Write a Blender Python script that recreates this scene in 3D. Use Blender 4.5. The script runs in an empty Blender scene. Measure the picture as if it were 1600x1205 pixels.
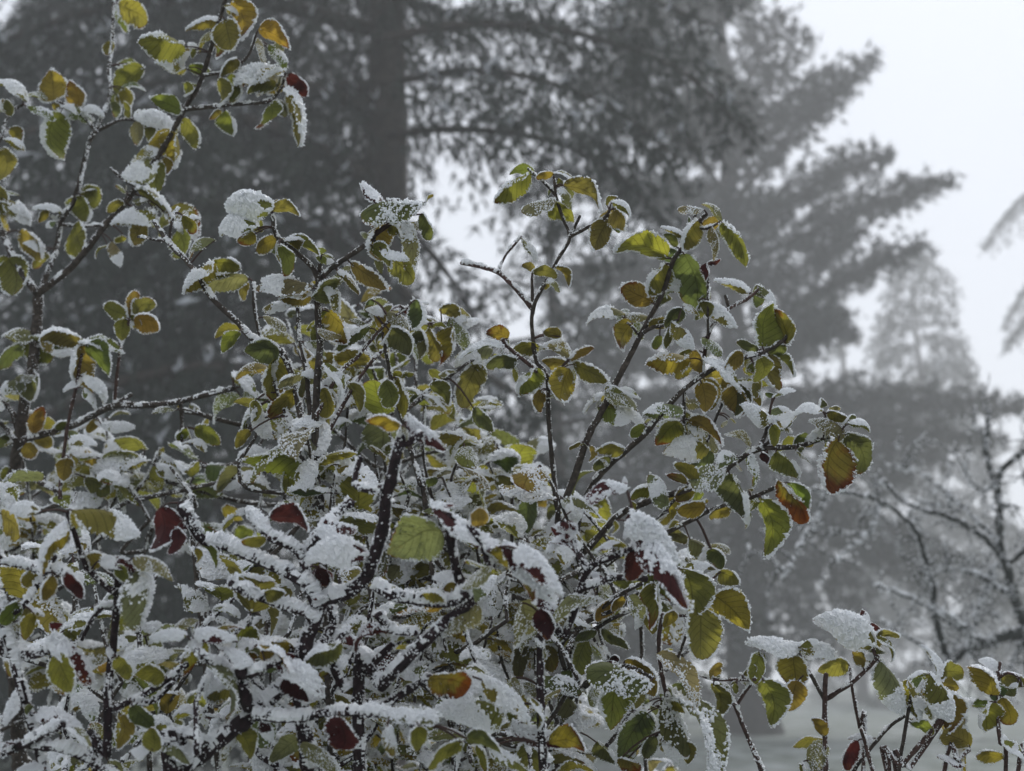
import bpy, math, random
import numpy as np
from mathutils import Vector, Matrix

rng = np.random.default_rng(11)
random.seed(11)
R = math.radians
scene = bpy.context.scene
COL = scene.collection

# ------------------------------------------------------------------ camera
W0, H0 = 1600.0, 1205.0
HFOV = R(45.0)
FPX = W0 / 2 / math.tan(HFOV / 2)
PITCH = R(13.0)
CAM_POS = Vector((0, 0, 1.5))
cam_data = bpy.data.cameras.new('camera')
cam = bpy.data.objects.new('camera', cam_data)
COL.objects.link(cam)
cam.location = CAM_POS
cam.rotation_euler = (R(90) + PITCH, 0, 0)
cam_data.sensor_width = 36
cam_data.lens = 18 / math.tan(HFOV / 2)
cam_data.clip_start = 0.05
cam_data.clip_end = 2000
cam_data.dof.use_dof = True
cam_data.dof.focus_distance = 1.36
cam_data.dof.aperture_fstop = 5.4
scene.camera = cam
CR = cam.rotation_euler.to_matrix()
CRN = np.array(CR)
CPN = np.array(CAM_POS)

def at(px, py, d):
    """point of the place that the photograph shows at (px, py), d metres ahead"""
    v = CR @ Vector(((px - W0 / 2) / FPX * d, (H0 / 2 - py) / FPX * d, -d))
    return CAM_POS + v

# ------------------------------------------------------------------ sky, sun, exposure
SUN_EL, SUN_AZ = R(50), R(26)          # azimuth measured from +Y towards +X
world = bpy.data.worlds.new('World')
scene.world = world
world.use_nodes = True
wt = world.node_tree
wt.nodes.clear()
w_out = wt.nodes.new('ShaderNodeOutputWorld')
w_bg = wt.nodes.new('ShaderNodeBackground')
w_sky = wt.nodes.new('ShaderNodeTexSky')
w_sky.sky_type = 'NISHITA'
w_sky.sun_disc = False
w_sky.sun_elevation = SUN_EL
w_sky.sun_rotation = SUN_AZ
w_sky.air_density = 1.0
w_sky.dust_density = 2.0
w_sky.ozone_density = 1.0
w_hsv = wt.nodes.new('ShaderNodeHueSaturation')
w_hsv.inputs['Saturation'].default_value = 0.25
w_mix = wt.nodes.new('ShaderNodeMix')
w_mix.data_type = 'RGBA'
w_mix.inputs[0].default_value = 0.88       # an even overcast layer in front of the clear sky
w_mix.inputs[7].default_value = (4.1, 4.36, 4.88, 1)
wt.links.new(w_sky.outputs[0], w_hsv.inputs['Color'])
wt.links.new(w_hsv.outputs[0], w_mix.inputs[6])
wt.links.new(w_mix.outputs[2], w_bg.inputs[0])
w_bg.inputs[1].default_value = 0.12
wt.links.new(w_bg.outputs[0], w_out.inputs[0])

sun_data = bpy.data.lights.new('sun', 'SUN')
sun_data.energy = 1.5
sun_data.angle = R(24)
sun_data.color = (1.0, 0.985, 0.965)
sun = bpy.data.objects.new('sun', sun_data)
COL.objects.link(sun)
sd = Vector((math.cos(SUN_EL) * math.sin(SUN_AZ), math.cos(SUN_EL) * math.cos(SUN_AZ), math.sin(SUN_EL)))
sun.rotation_euler = sd.to_track_quat('Z', 'Y').to_euler()
sun.location = (6, 12, 20)

scene.view_settings.view_transform = 'Standard'
scene.view_settings.look = 'None'
scene.view_settings.gamma = 1
scene.view_settings.exposure = 0.74
scene.view_settings.use_curve_mapping = False
scene.cycles.use_denoising = True
scene.cycles.max_bounces = 12
scene.cycles.diffuse_bounces = 6
scene.cycles.transmission_bounces = 4
scene.cycles.volume_bounces = 8
scene.cycles.use_adaptive_sampling = True
scene.cycles.adaptive_threshold = 0.01

# ------------------------------------------------------------------ materials
def new_mat(name):
    m = bpy.data.materials.new(name)
    m.use_nodes = True
    m.node_tree.nodes.clear()
    return m, m.node_tree

def N(nt, t, **kw):
    n = nt.nodes.new(t)
    for k, v in kw.items():
        setattr(n, k, v)
    return n

def noise(nt, scale, detail=4, rough=0.6, coord='Object'):
    tc = N(nt, 'ShaderNodeTexCoord')
    n = N(nt, 'ShaderNodeTexNoise')
    n.inputs['Scale'].default_value = scale
    n.inputs['Detail'].default_value = detail
    n.inputs['Roughness'].default_value = rough
    nt.links.new(tc.outputs[coord], n.inputs['Vector'])
    return n

def ramp(nt, fac, stops):
    r = N(nt, 'ShaderNodeValToRGB')
    els = r.color_ramp.elements
    while len(els) < len(stops):
        els.new(0.5)
    for e, (p, c) in zip(els, stops):
        e.position = p
        e.color = (*c, 1)
    nt.links.new(fac, r.inputs[0])
    return r

def rough_mat(name, stops, scale, roughness=0.9, bump=0.4, bscale=None, dist=0.002, spec=0.2):
    m, nt = new_mat(name)
    o = N(nt, 'ShaderNodeOutputMaterial')
    b = N(nt, 'ShaderNodeBsdfPrincipled')
    n = noise(nt, scale)
    r = ramp(nt, n.outputs['Fac'], stops)
    nt.links.new(r.outputs[0], b.inputs['Base Color'])
    b.inputs['Roughness'].default_value = roughness
    b.inputs['Specular IOR Level'].default_value = spec
    bp = N(nt, 'ShaderNodeBump')
    bp.inputs['Strength'].default_value = bump
    bp.inputs['Distance'].default_value = dist
    n2 = noise(nt, bscale or scale * 4)
    nt.links.new(n2.outputs['Fac'], bp.inputs['Height'])
    nt.links.new(bp.outputs[0], b.inputs['Normal'])
    nt.links.new(b.outputs[0], o.inputs[0])
    return m

def frost_mat():
    m, nt = new_mat('frost')
    o = N(nt, 'ShaderNodeOutputMaterial')
    d = N(nt, 'ShaderNodeBsdfPrincipled')
    d.inputs['Base Color'].default_value = (0.93, 0.94, 0.955, 1)
    d.inputs['Roughness'].default_value = 0.45
    d.inputs['Specular IOR Level'].default_value = 0.35
    t = N(nt, 'ShaderNodeBsdfTranslucent')
    t.inputs[0].default_value = (0.88, 0.90, 0.93, 1)
    mx = N(nt, 'ShaderNodeMixShader')
    mx.inputs[0].default_value = 0.26
    nt.links.new(d.outputs[0], mx.inputs[1])
    nt.links.new(t.outputs[0], mx.inputs[2])
    nt.links.new(mx.outputs[0], o.inputs[0])
    return m

def leaf_mat():
    """blade colour from the leaf's own object colour; object alpha sets how far the blade has browned from its tip and rim"""
    m, nt = new_mat('leaf')
    L = nt.links.new
    o = N(nt, 'ShaderNodeOutputMaterial')
    info = N(nt, 'ShaderNodeObjectInfo')
    uv = N(nt, 'ShaderNodeUVMap')
    sep = N(nt, 'ShaderNodeSeparateXYZ')
    L(uv.outputs[0], sep.inputs[0])
    def M(op, a, b=None, c=None):
        n = N(nt, 'ShaderNodeMath', operation=op)
        for i, v in enumerate((a, b, c)):
            if v is None: continue
            if isinstance(v, (int, float)): n.inputs[i].default_value = v
            else: L(v, n.inputs[i])
        return n.outputs[0]
    u, v = sep.outputs[0], sep.outputs[1]
    au = M('ABSOLUTE', M('SUBTRACT', u, 0.5))           # 0 at midrib .. 0.5 rim
    ph = M('FRACT', M('MULTIPLY', M('SUBTRACT', v, M('MULTIPLY', au, 0.55)), 7.0))
    side = M('ABSOLUTE', M('SUBTRACT', ph, 0.5))          # 0.5 at vein
    vein = N(nt, 'ShaderNodeMapRange'); vein.interpolation_type = 'SMOOTHSTEP'
    L(side, vein.inputs[0]); vein.inputs[1].default_value = 0.38; vein.inputs[2].default_value = 0.5
    mid = N(nt, 'ShaderNodeMapRange'); mid.interpolation_type = 'SMOOTHSTEP'
    L(au, mid.inputs[0]); mid.inputs[1].default_value = 0.035; mid.inputs[2].default_value = 0.01
    vv = M('MAXIMUM', vein.outputs[0], mid.outputs[0])
    # per-leaf offset for the noises
    comb = N(nt, 'ShaderNodeVectorMath', operation='ADD')
    rv = N(nt, 'ShaderNodeCombineXYZ')
    L(M('MULTIPLY', info.outputs['Random'], 37.0), rv.inputs[2])
    L(uv.outputs[0], comb.inputs[0]); L(rv.outputs[0], comb.inputs[1])
    n1 = N(nt, 'ShaderNodeTexNoise'); n1.inputs['Scale'].default_value = 3.2; n1.inputs['Detail'].default_value = 5
    L(comb.outputs[0], n1.inputs['Vector'])
    n2 = N(nt, 'ShaderNodeTexNoise'); n2.inputs['Scale'].default_value = 34; n2.inputs['Detail'].default_value = 3
    L(comb.outputs[0], n2.inputs['Vector'])
    # browning: tip + rim + blotches
    edge = M('MULTIPLY', M('POWER', M('MULTIPLY', au, 2.0), 4.0), 0.5)
    tipf = M('POWER', v, 2.2)
    b0 = M('ADD', M('ADD', M('MULTIPLY', tipf, 0.85), edge), M('MULTIPLY', M('SUBTRACT', n1.outputs['Fac'], 0.5), 1.5))
    b1 = M('SUBTRACT', M('ADD', b0, M('MULTIPLY', info.outputs['Alpha'], 1.0)), 1.05)
    bm = N(nt, 'ShaderNodeMapRange'); bm.interpolation_type = 'SMOOTHSTEP'
    L(b1, bm.inputs[0]); bm.inputs[1].default_value = -0.12; bm.inputs[2].default_value = 0.35
    hue = N(nt, 'ShaderNodeHueSaturation')
    L(info.outputs['Color'], hue.inputs['Color'])
    L(M('ADD', 0.55, M('MULTIPLY', n1.outputs['Fac'], 0.9)), hue.inputs['Value'])
    brown = ramp(nt, n1.outputs['Fac'], [(0.3, (0.10, 0.020, 0.006)), (0.7, (0.16, 0.055, 0.010))])
    mx = N(nt, 'ShaderNodeMix', data_type='RGBA')
    L(bm.outputs[0], mx.inputs[0]); L(hue.outputs[0], mx.inputs[6]); L(brown.outputs[0], mx.inputs[7])
    dk = N(nt, 'ShaderNodeMix', data_type='RGBA', blend_type='MULTIPLY')
    L(M('MULTIPLY', vv, 0.55), dk.inputs[0]); L(mx.outputs[2], dk.inputs[6]); dk.inputs[7].default_value = (0.35, 0.33, 0.28, 1)
    sp = N(nt, 'ShaderNodeMix', data_type='RGBA', blend_type='MULTIPLY')
    spf = N(nt, 'ShaderNodeMapRange'); L(n2.outputs['Fac'], spf.inputs[0]); spf.inputs[1].default_value = 0.5; spf.inputs[2].default_value = 0.75
    L(M('MULTIPLY', spf.outputs[0], 0.5), sp.inputs[0]); L(dk.outputs[2], sp.inputs[6]); sp.inputs[7].default_value = (0.5, 0.45, 0.35, 1)
    n3 = N(nt, 'ShaderNodeTexNoise'); n3.inputs['Scale'].default_value = 9; n3.inputs['Detail'].default_value = 2
    L(comb.outputs[0], n3.inputs['Vector'])
    s3 = N(nt, 'ShaderNodeMapRange'); s3.interpolation_type = 'SMOOTHSTEP'; L(n3.outputs['Fac'], s3.inputs[0]); s3.inputs[1].default_value = 0.70; s3.inputs[2].default_value = 0.76
    sp2 = N(nt, 'ShaderNodeMix', data_type='RGBA'); L(M('MULTIPLY', s3.outputs[0], 0.8), sp2.inputs[0]); L(sp.outputs[2], sp2.inputs[6]); sp2.inputs[7].default_value = (0.06, 0.028, 0.010, 1)
    sp = sp2
    bp = N(nt, 'ShaderNodeBump'); bp.inputs['Strength'].default_value = 0.5; bp.inputs['Distance'].default_value = 0.0006
    L(M('ADD', M('MULTIPLY', vv, -0.8), M('MULTIPLY', n2.outputs['Fac'], 0.6)), bp.inputs['Height'])
    p = N(nt, 'ShaderNodeBsdfPrincipled')
    L(sp.outputs[2], p.inputs['Base Color']); L(bp.outputs[0], p.inputs['Normal'])
    p.inputs['Roughness'].default_value = 0.62; p.inputs['Specular IOR Level'].default_value = 0.25
    t = N(nt, 'ShaderNodeBsdfTranslucent')
    tb = N(nt, 'ShaderNodeMix', data_type='RGBA', blend_type='MULTIPLY'); tb.inputs[0].default_value = 1
    L(sp.outputs[2], tb.inputs[6]); tb.inputs[7].default_value = (1.75, 1.7, 0.95, 1); tb.clamp_result = False
    L(tb.outputs[2], t.inputs[0]); L(bp.outputs[0], t.inputs[1])
    ms = N(nt, 'ShaderNodeMixShader'); ms.inputs[0].default_value = 0.5
    L(p.outputs[0], ms.inputs[1]); L(t.outputs[0], ms.inputs[2])
    L(ms.outputs[0], o.inputs[0])
    return m

MAT = {}
MAT['frost'] = frost_mat()
MAT['leaf'] = leaf_mat()
MAT['bark'] = rough_mat('grey_bark', [(0.3, (0.020, 0.017, 0.014)), (0.55, (0.055, 0.044, 0.036)), (0.75, (0.13, 0.11, 0.092))], 160, 0.85, 0.6, 700, 0.001)
MAT['bark_red'] = rough_mat('reddish_bark', [(0.3, (0.03, 0.018, 0.016)), (0.6, (0.085, 0.05, 0.042)), (0.8, (0.15, 0.10, 0.085))], 160, 0.85, 0.6, 700, 0.001)
MAT['bark_dark'] = rough_mat('dark_purple_bark', [(0.3, (0.008, 0.006, 0.007)), (0.55, (0.024, 0.013, 0.016)), (0.75, (0.055, 0.038, 0.04))], 140, 0.8, 0.7, 600, 0.0015)
MAT['conifer_bark'] = rough_mat('conifer_bark', [(0.3, (0.018, 0.015, 0.013)), (0.7, (0.055, 0.045, 0.038))], 9, 0.95, 0.9, 14, 0.03)
MAT['pale_bark'] = rough_mat('lichened_bark', [(0.3, (0.018, 0.021, 0.019)), (0.7, (0.06, 0.066, 0.06))], 30, 0.95, 0.8, 90, 0.006)
MAT['needles'] = rough_mat('needles', [(0.25, (0.012, 0.018, 0.014)), (0.6, (0.032, 0.042, 0.032)), (0.8, (0.06, 0.068, 0.055))], 1.3, 0.8, 0.0)
MAT['rime'] = rough_mat('rimed_needles', [(0.3, (0.28, 0.29, 0.30)), (0.7, (0.55, 0.57, 0.60))], 2.0, 0.8, 0.0)
MAT['lawn'] = rough_mat('frosted_lawn', [(0.3, (0.08, 0.10, 0.07)), (0.5, (0.18, 0.20, 0.18)), (0.7, (0.36, 0.38, 0.38))], 1.1, 0.95, 0.5, 30, 0.03)

# ------------------------------------------------------------------ mesh helpers
def mk_mesh(name, V, quads=None, tris=None, smooth=True, mat=None, uv=None):
    me = bpy.data.meshes.new(name)
    V = np.asarray(V, dtype=np.float32)
    q = np.asarray(quads, dtype=np.int32).reshape(-1, 4) if quads is not None and len(quads) else np.zeros((0, 4), np.int32)
    t = np.asarray(tris, dtype=np.int32).reshape(-1, 3) if tris is not None and len(tris) else np.zeros((0, 3), np.int32)
    nl = q.size + t.size
    me.vertices.add(len(V)); me.vertices.foreach_set('co', V.ravel())
    me.loops.add(nl); me.loops.foreach_set('vertex_index', np.concatenate([q.ravel(), t.ravel()]))
    me.polygons.add(len(q) + len(t))
    starts = np.concatenate([np.arange(len(q)) * 4, q.size + np.arange(len(t)) * 3]).astype(np.int32)
    me.polygons.foreach_set('loop_start', starts)
    if smooth is True:
        me.polygons.foreach_set('use_smooth', np.ones(len(q) + len(t), bool))
    elif smooth == 'quads':
        me.polygons.foreach_set('use_smooth', np.concatenate([np.ones(len(q), bool), np.zeros(len(t), bool)]))
    if uv is not None:
        l = me.uv_layers.new(name='UVMap')
        idx = np.concatenate([q.ravel(), t.ravel()])
        l.data.foreach_set('uv', np.asarray(uv, np.float32)[idx].ravel())
    me.update(calc_edges=True)
    if mat: me.materials.append(MAT[mat])
    return me

def link(name, data, parent=None, matrix=None):
    o = bpy.data.objects.new(name, data)
    COL.objects.link(o)
    if parent is not None: o.parent = parent
    if matrix is not None: o.matrix_local = matrix
    return o

def tag(o, label=None, cat=None, group=None, kind=None):
    if label: o['label'] = label
    if cat: o['category'] = cat
    if group: o['group'] = group
    if kind: o['kind'] = kind
    return o

def norm(a):
    return a / np.maximum(np.linalg.norm(a, axis=-1, keepdims=True), 1e-9)

def spline(P, step):
    """Catmull-Rom through P (n,k) resampled about every `step` in the first three columns"""
    P = np.asarray(P, float)
    if len(P) == 2: P = np.array([P[0], P.mean(0), P[1]])
    E = np.vstack([2 * P[0] - P[1], P, 2 * P[-1] - P[-2]])
    out = []
    for i in range(1, len(E) - 2):
        p0, p1, p2, p3 = E[i - 1:i + 3]
        n = max(2, int(np.linalg.norm((p2 - p1)[:3]) / step))
        t = np.linspace(0, 1, n, endpoint=False)[:, None]
        out.append(0.5 * (2 * p1 + (p2 - p0) * t + (2 * p0 - 5 * p1 + 4 * p2 - p3) * t ** 2 + (3 * p1 - p0 - 3 * p2 + p3) * t ** 3))
    out.append(E[-2][None])
    return np.vstack(out)

def frames(P):
    T = norm(np.gradient(P, axis=0))
    ref = np.where(np.abs(T[:, 2:3]) > 0.9, np.array([[1.0, 0, 0]]), np.array([[0, 0, 1.0]]))
    if (np.abs(T[:, 2]) > 0.75).any(): ref = np.tile([[0.3, 1.0, 0.05]], (len(P), 1))
    A = norm(np.cross(T, ref)); B = norm(np.cross(A, T))
    return T, A, B

def tube(P, r, k=8, jit=0.0, cap=True):
    P = np.asarray(P, float); r = np.broadcast_to(np.asarray(r, float), (len(P),))
    T, A, B = frames(P)
    a = np.linspace(0, 2 * np.pi, k, endpoint=False)
    rr = r[:, None] * (1 + jit * rng.standard_normal((len(P), k)))
    V = P[:, None] + (np.cos(a)[None, :, None] * A[:, None] + np.sin(a)[None, :, None] * B[:, None]) * rr[..., None]
    n = len(P)
    i = np.arange(n - 1)[:, None] * k; j = np.arange(k)[None]; j2 = (j + 1) % k
    Q = np.stack([i + j, i + j2, i + k + j2, i + k + j], -1).reshape(-1, 4)
    V = V.reshape(-1, 3); tris = []
    if cap:
        V = np.vstack([V, P[:1] - T[:1] * r[0] * 0.4, P[-1:] + T[-1:] * r[-1] * 0.6]); c0, c1 = len(V) - 2, len(V) - 1
        tris = [(c0, (x + 1) % k, x) for x in range(k)] + [(c1, (n - 1) * k + x, (n - 1) * k + (x + 1) % k) for x in range(k)]
    return V, Q, np.array(tris, int).reshape(-1, 3)

class MB:
    def __init__(s): s.V = []; s.Q = []; s.T = []; s.n = 0
    def add(s, V, Q=None, T=None):
        V = np.asarray(V, float).reshape(-1, 3)
        if Q is not None and len(Q): s.Q.append(np.asarray(Q) + s.n)
        if T is not None and len(T): s.T.append(np.asarray(T) + s.n)
        s.V.append(V); s.n += len(V)
    def mesh(s, name, mat, smooth=True):
        return mk_mesh(name, np.vstack(s.V), np.vstack(s.Q) if s.Q else None, np.vstack(s.T) if s.T else None, smooth, mat)

OCT_V = np.array([(1, 0, 0), (-1, 0, 0), (0, 1, 0), (0, -1, 0), (0, 0, 1), (0, 0, -1)], float)
OCT_F = np.array([(0, 2, 4), (2, 1, 4), (1, 3, 4), (3, 0, 4), (2, 0, 5), (1, 2, 5), (3, 1, 5), (0, 3, 5)])
def grains(C, size, axis=None, elong=1.0):
    """m little ice crystals (octahedra) at C with half-size `size`, longest along `axis`"""
    m = len(C)
    if axis is None: axis = rng.standard_normal((m, 3))
    z = norm(axis + 0.35 * rng.standard_normal((m, 3)) * np.linalg.norm(axis, axis=-1, keepdims=True))
    x = norm(np.cross(z, rng.standard_normal((m, 3)))); y = np.cross(z, x)
    s = np.broadcast_to(size, (m,))[:, None, None]
    el = np.broadcast_to(elong, (m,))[:, None, None]
    j = 1 + 0.25 * rng.standard_normal((m, 6, 1))
    V = C[:, None] + s * j * (OCT_V[None, :, 0:1] * x[:, None] + OCT_V[None, :, 1:2] * y[:, None] + el * OCT_V[None, :, 2:3] * z[:, None])
    F = (np.arange(m)[:, None, None] * 6 + OCT_F[None]).reshape(-1, 3)
    return V.reshape(-1, 3), F

# ------------------------------------------------------------------ the setting: ground
def ground():
    nx = 90
    g = np.concatenate([-np.geomspace(140, 1.0, nx // 2), np.geomspace(1.0, 140, nx // 2)])
    X, Y = np.meshgrid(g, g + 20, indexing='ij')
    Z = 0.05 * np.sin(X * 0.31 + 1) * np.cos(Y * 0.23) + 0.02 * rng.standard_normal(X.shape) - 0.05
    V = np.stack([X, Y, Z], -1).reshape(-1, 3)
    i, j = np.meshgrid(np.arange(nx - 1), np.arange(nx - 1), indexing='ij')
    a = (i * nx + j).ravel()
    Q = np.stack([a, a + nx, a + nx + 1, a + 1], -1)
    o = link('ground', mk_mesh('ground', V, Q, mat='lawn'))
    tag(o, 'pale frosted lawn under the shrubs and trees', None, None, 'structure')
ground()

# ------------------------------------------------------------------ conifers
def tufts(C, D, size, nb, width=0.13, fan=0.75):
    """needle tufts: nb thin blades fanned about direction D at each centre C"""
    m = len(C)
    d = norm(np.repeat(D, nb, 0) + fan * rng.standard_normal((m * nb, 3)))
    s = np.repeat(np.broadcast_to(size, (m,)), nb)[:, None] * rng.uniform(0.6, 1.25, (m * nb, 1))
    c = np.repeat(C, nb, 0)
    side = norm(np.cross(d, rng.standard_normal((m * nb, 3)))) * s * width
    V = np.stack([c - side, c + side, c + d * s], 1).reshape(-1, 3)
    return V, np.arange(m * nb * 3).reshape(-1, 3)

def limb(tree, P, r0, spread, droop, tuft, density, rime=0.25, nb=6, lift=0.0, hang=0.25, twig_r=0.006, bare=0.12, bark='conifer_bark', blade=0.13, fan=0.75):
    """one limb of a conifer with its needles and rime; P control points in world space"""
    L = spline(P, 0.12)
    n = len(L)
    t = np.linspace(0, 1, n)
    V, Q, T = tube(L, r0 * (1 - 0.85 * t) + 0.004, 6, 0.06)
    lo = link('limb', mk_mesh('limb', V, Q, T, True, bark), tree)
    Tn, A, B = frames(L)
    tw = MB(); cs = []; ds = []; ups = []
    length = np.linalg.norm(np.diff(L, axis=0), axis=1).sum()
    nbl = max(4, int(length * density))
    for k in range(nbl):
        f = bare + (1 - bare) * (k + rng.uniform(0, 1)) / nbl
        i = min(n - 1, int(f * (n - 1)))
        sgn = 1 if k % 2 else -1
        prof = (math.sin(min(1.0, f * 1.05) * math.pi * 0.86 + 0.30)) ** 0.8
        bl = spread * max(0.16, prof) * rng.uniform(0.65, 1.2)
        out = norm(A[i] * sgn * rng.uniform(0.55, 1.0) + Tn[i] * rng.uniform(0.45, 0.95) + np.array([0, 0, lift + 0.12 * rng.standard_normal()]))
        mcount = max(4, int(bl / (tuft * 0.55)))
        s = np.linspace(0.02, 1, mcount)[:, None]
        pts = L[i] + out * bl * s + np.array([0, 0, -1.0]) * droop * bl * s ** 2
        pts = pts + rng.standard_normal(pts.shape) * tuft * 0.18
        v, q, tt = tube(pts, twig_r * (1.2 - s[:, 0]), 3, 0, False)
        tw.add(v, q)
        dirs = norm(np.gradient(pts, axis=0))
        c2 = [pts]; d2 = [dirs]
        for _ in range(2):
            off = rng.standard_normal(pts.shape) * tuft * 0.55
            off[:, 2] -= rng.random(len(pts)) * hang * bl * 0.8
            c2.append(pts + off); d2.append(norm(dirs + off * 2.0 / tuft * 0.4 + np.array([0, 0, -hang])))
        cs += c2; ds += d2; ups.append(pts)
    C = np.vstack(cs); D = np.vstack(ds); U = np.vstack(ups)
    V, F = tufts(C, D, tuft, nb, blade, fan)
    tw.add(V, None, F)
    tag(link('needles', tw.mesh('needles', 'needles', False), lo), kind='stuff')
    m = rng.random(len(U)) < rime
    if m.sum() > 2:
        Cf = U[m] + np.array([0, 0, tuft * 0.35])
        V, F = tufts(Cf, norm(rng.standard_normal(Cf.shape) + np.array([0, 0, 0.5])), tuft * 0.8, 5, 0.2)
        tag(link('frost', mk_mesh('frost', V, None, F, False, 'rime'), lo), kind='stuff')
    return lo

def conifer(name, base, height, r, label, cat='tree', group='foggy conifers behind the shrubs'):
    t = link(name, None); t.location = (0, 0, 0)
    tag(t, label, cat, group)
    zs = np.linspace(-0.1, height, 40)
    P = np.stack([base[0] + 0.10 * np.sin(zs * 0.5 + base[0]) * zs / height, np.full(40, base[1]), zs], -1)
    f = np.clip(zs / height, 0, 1)
    rad = r * (1 - 0.93 * f) * (1 + 0.5 * np.exp(-np.clip(zs, 0, None) * 3))
    V, Q, T = tube(P, rad, 14, 0.035)
    link('trunk', mk_mesh('trunk', V, Q, T, True, 'conifer_bark'), t)
    return t, P

def auto_limbs(t, P, z0, z1, dz, lmax, lmin, rise, sag, skip=None, **kw):
    k = rng.uniform(0, 6)
    z = z0
    while z < z1:
        f = (z - z0) / max(0.1, z1 - z0)
        ln = (lmax * (1 - f) + lmin * f) * rng.uniform(0.75, 1.15)
        k += 2.399 + rng.uniform(-0.4, 0.4)
        d = np.array([math.cos(k), math.sin(k), 0])
        i = int(np.argmin(np.abs(P[:, 2] - z)))
        b = P[i].copy(); b[2] = z
        if skip is None or not skip(b, d, ln):
            pts = [b, b + d * ln * 0.35 + np.array([0, 0, rise * ln * 0.35]), b + d * ln * 0.7 + np.array([0, 0, rise * ln * 0.7 - sag * ln * 0.35]),
                   b + d * ln + np.array([0, 0, rise * ln - sag * ln])]
            limb(t, pts, 0.02 + 0.016 * ln, **kw)
        z += dz * rng.uniform(0.7, 1.3)

def px_limb(t, pts, r0, **kw):
    limb(t, [np.array(at(*p)) for p in pts], r0, **kw)

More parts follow.
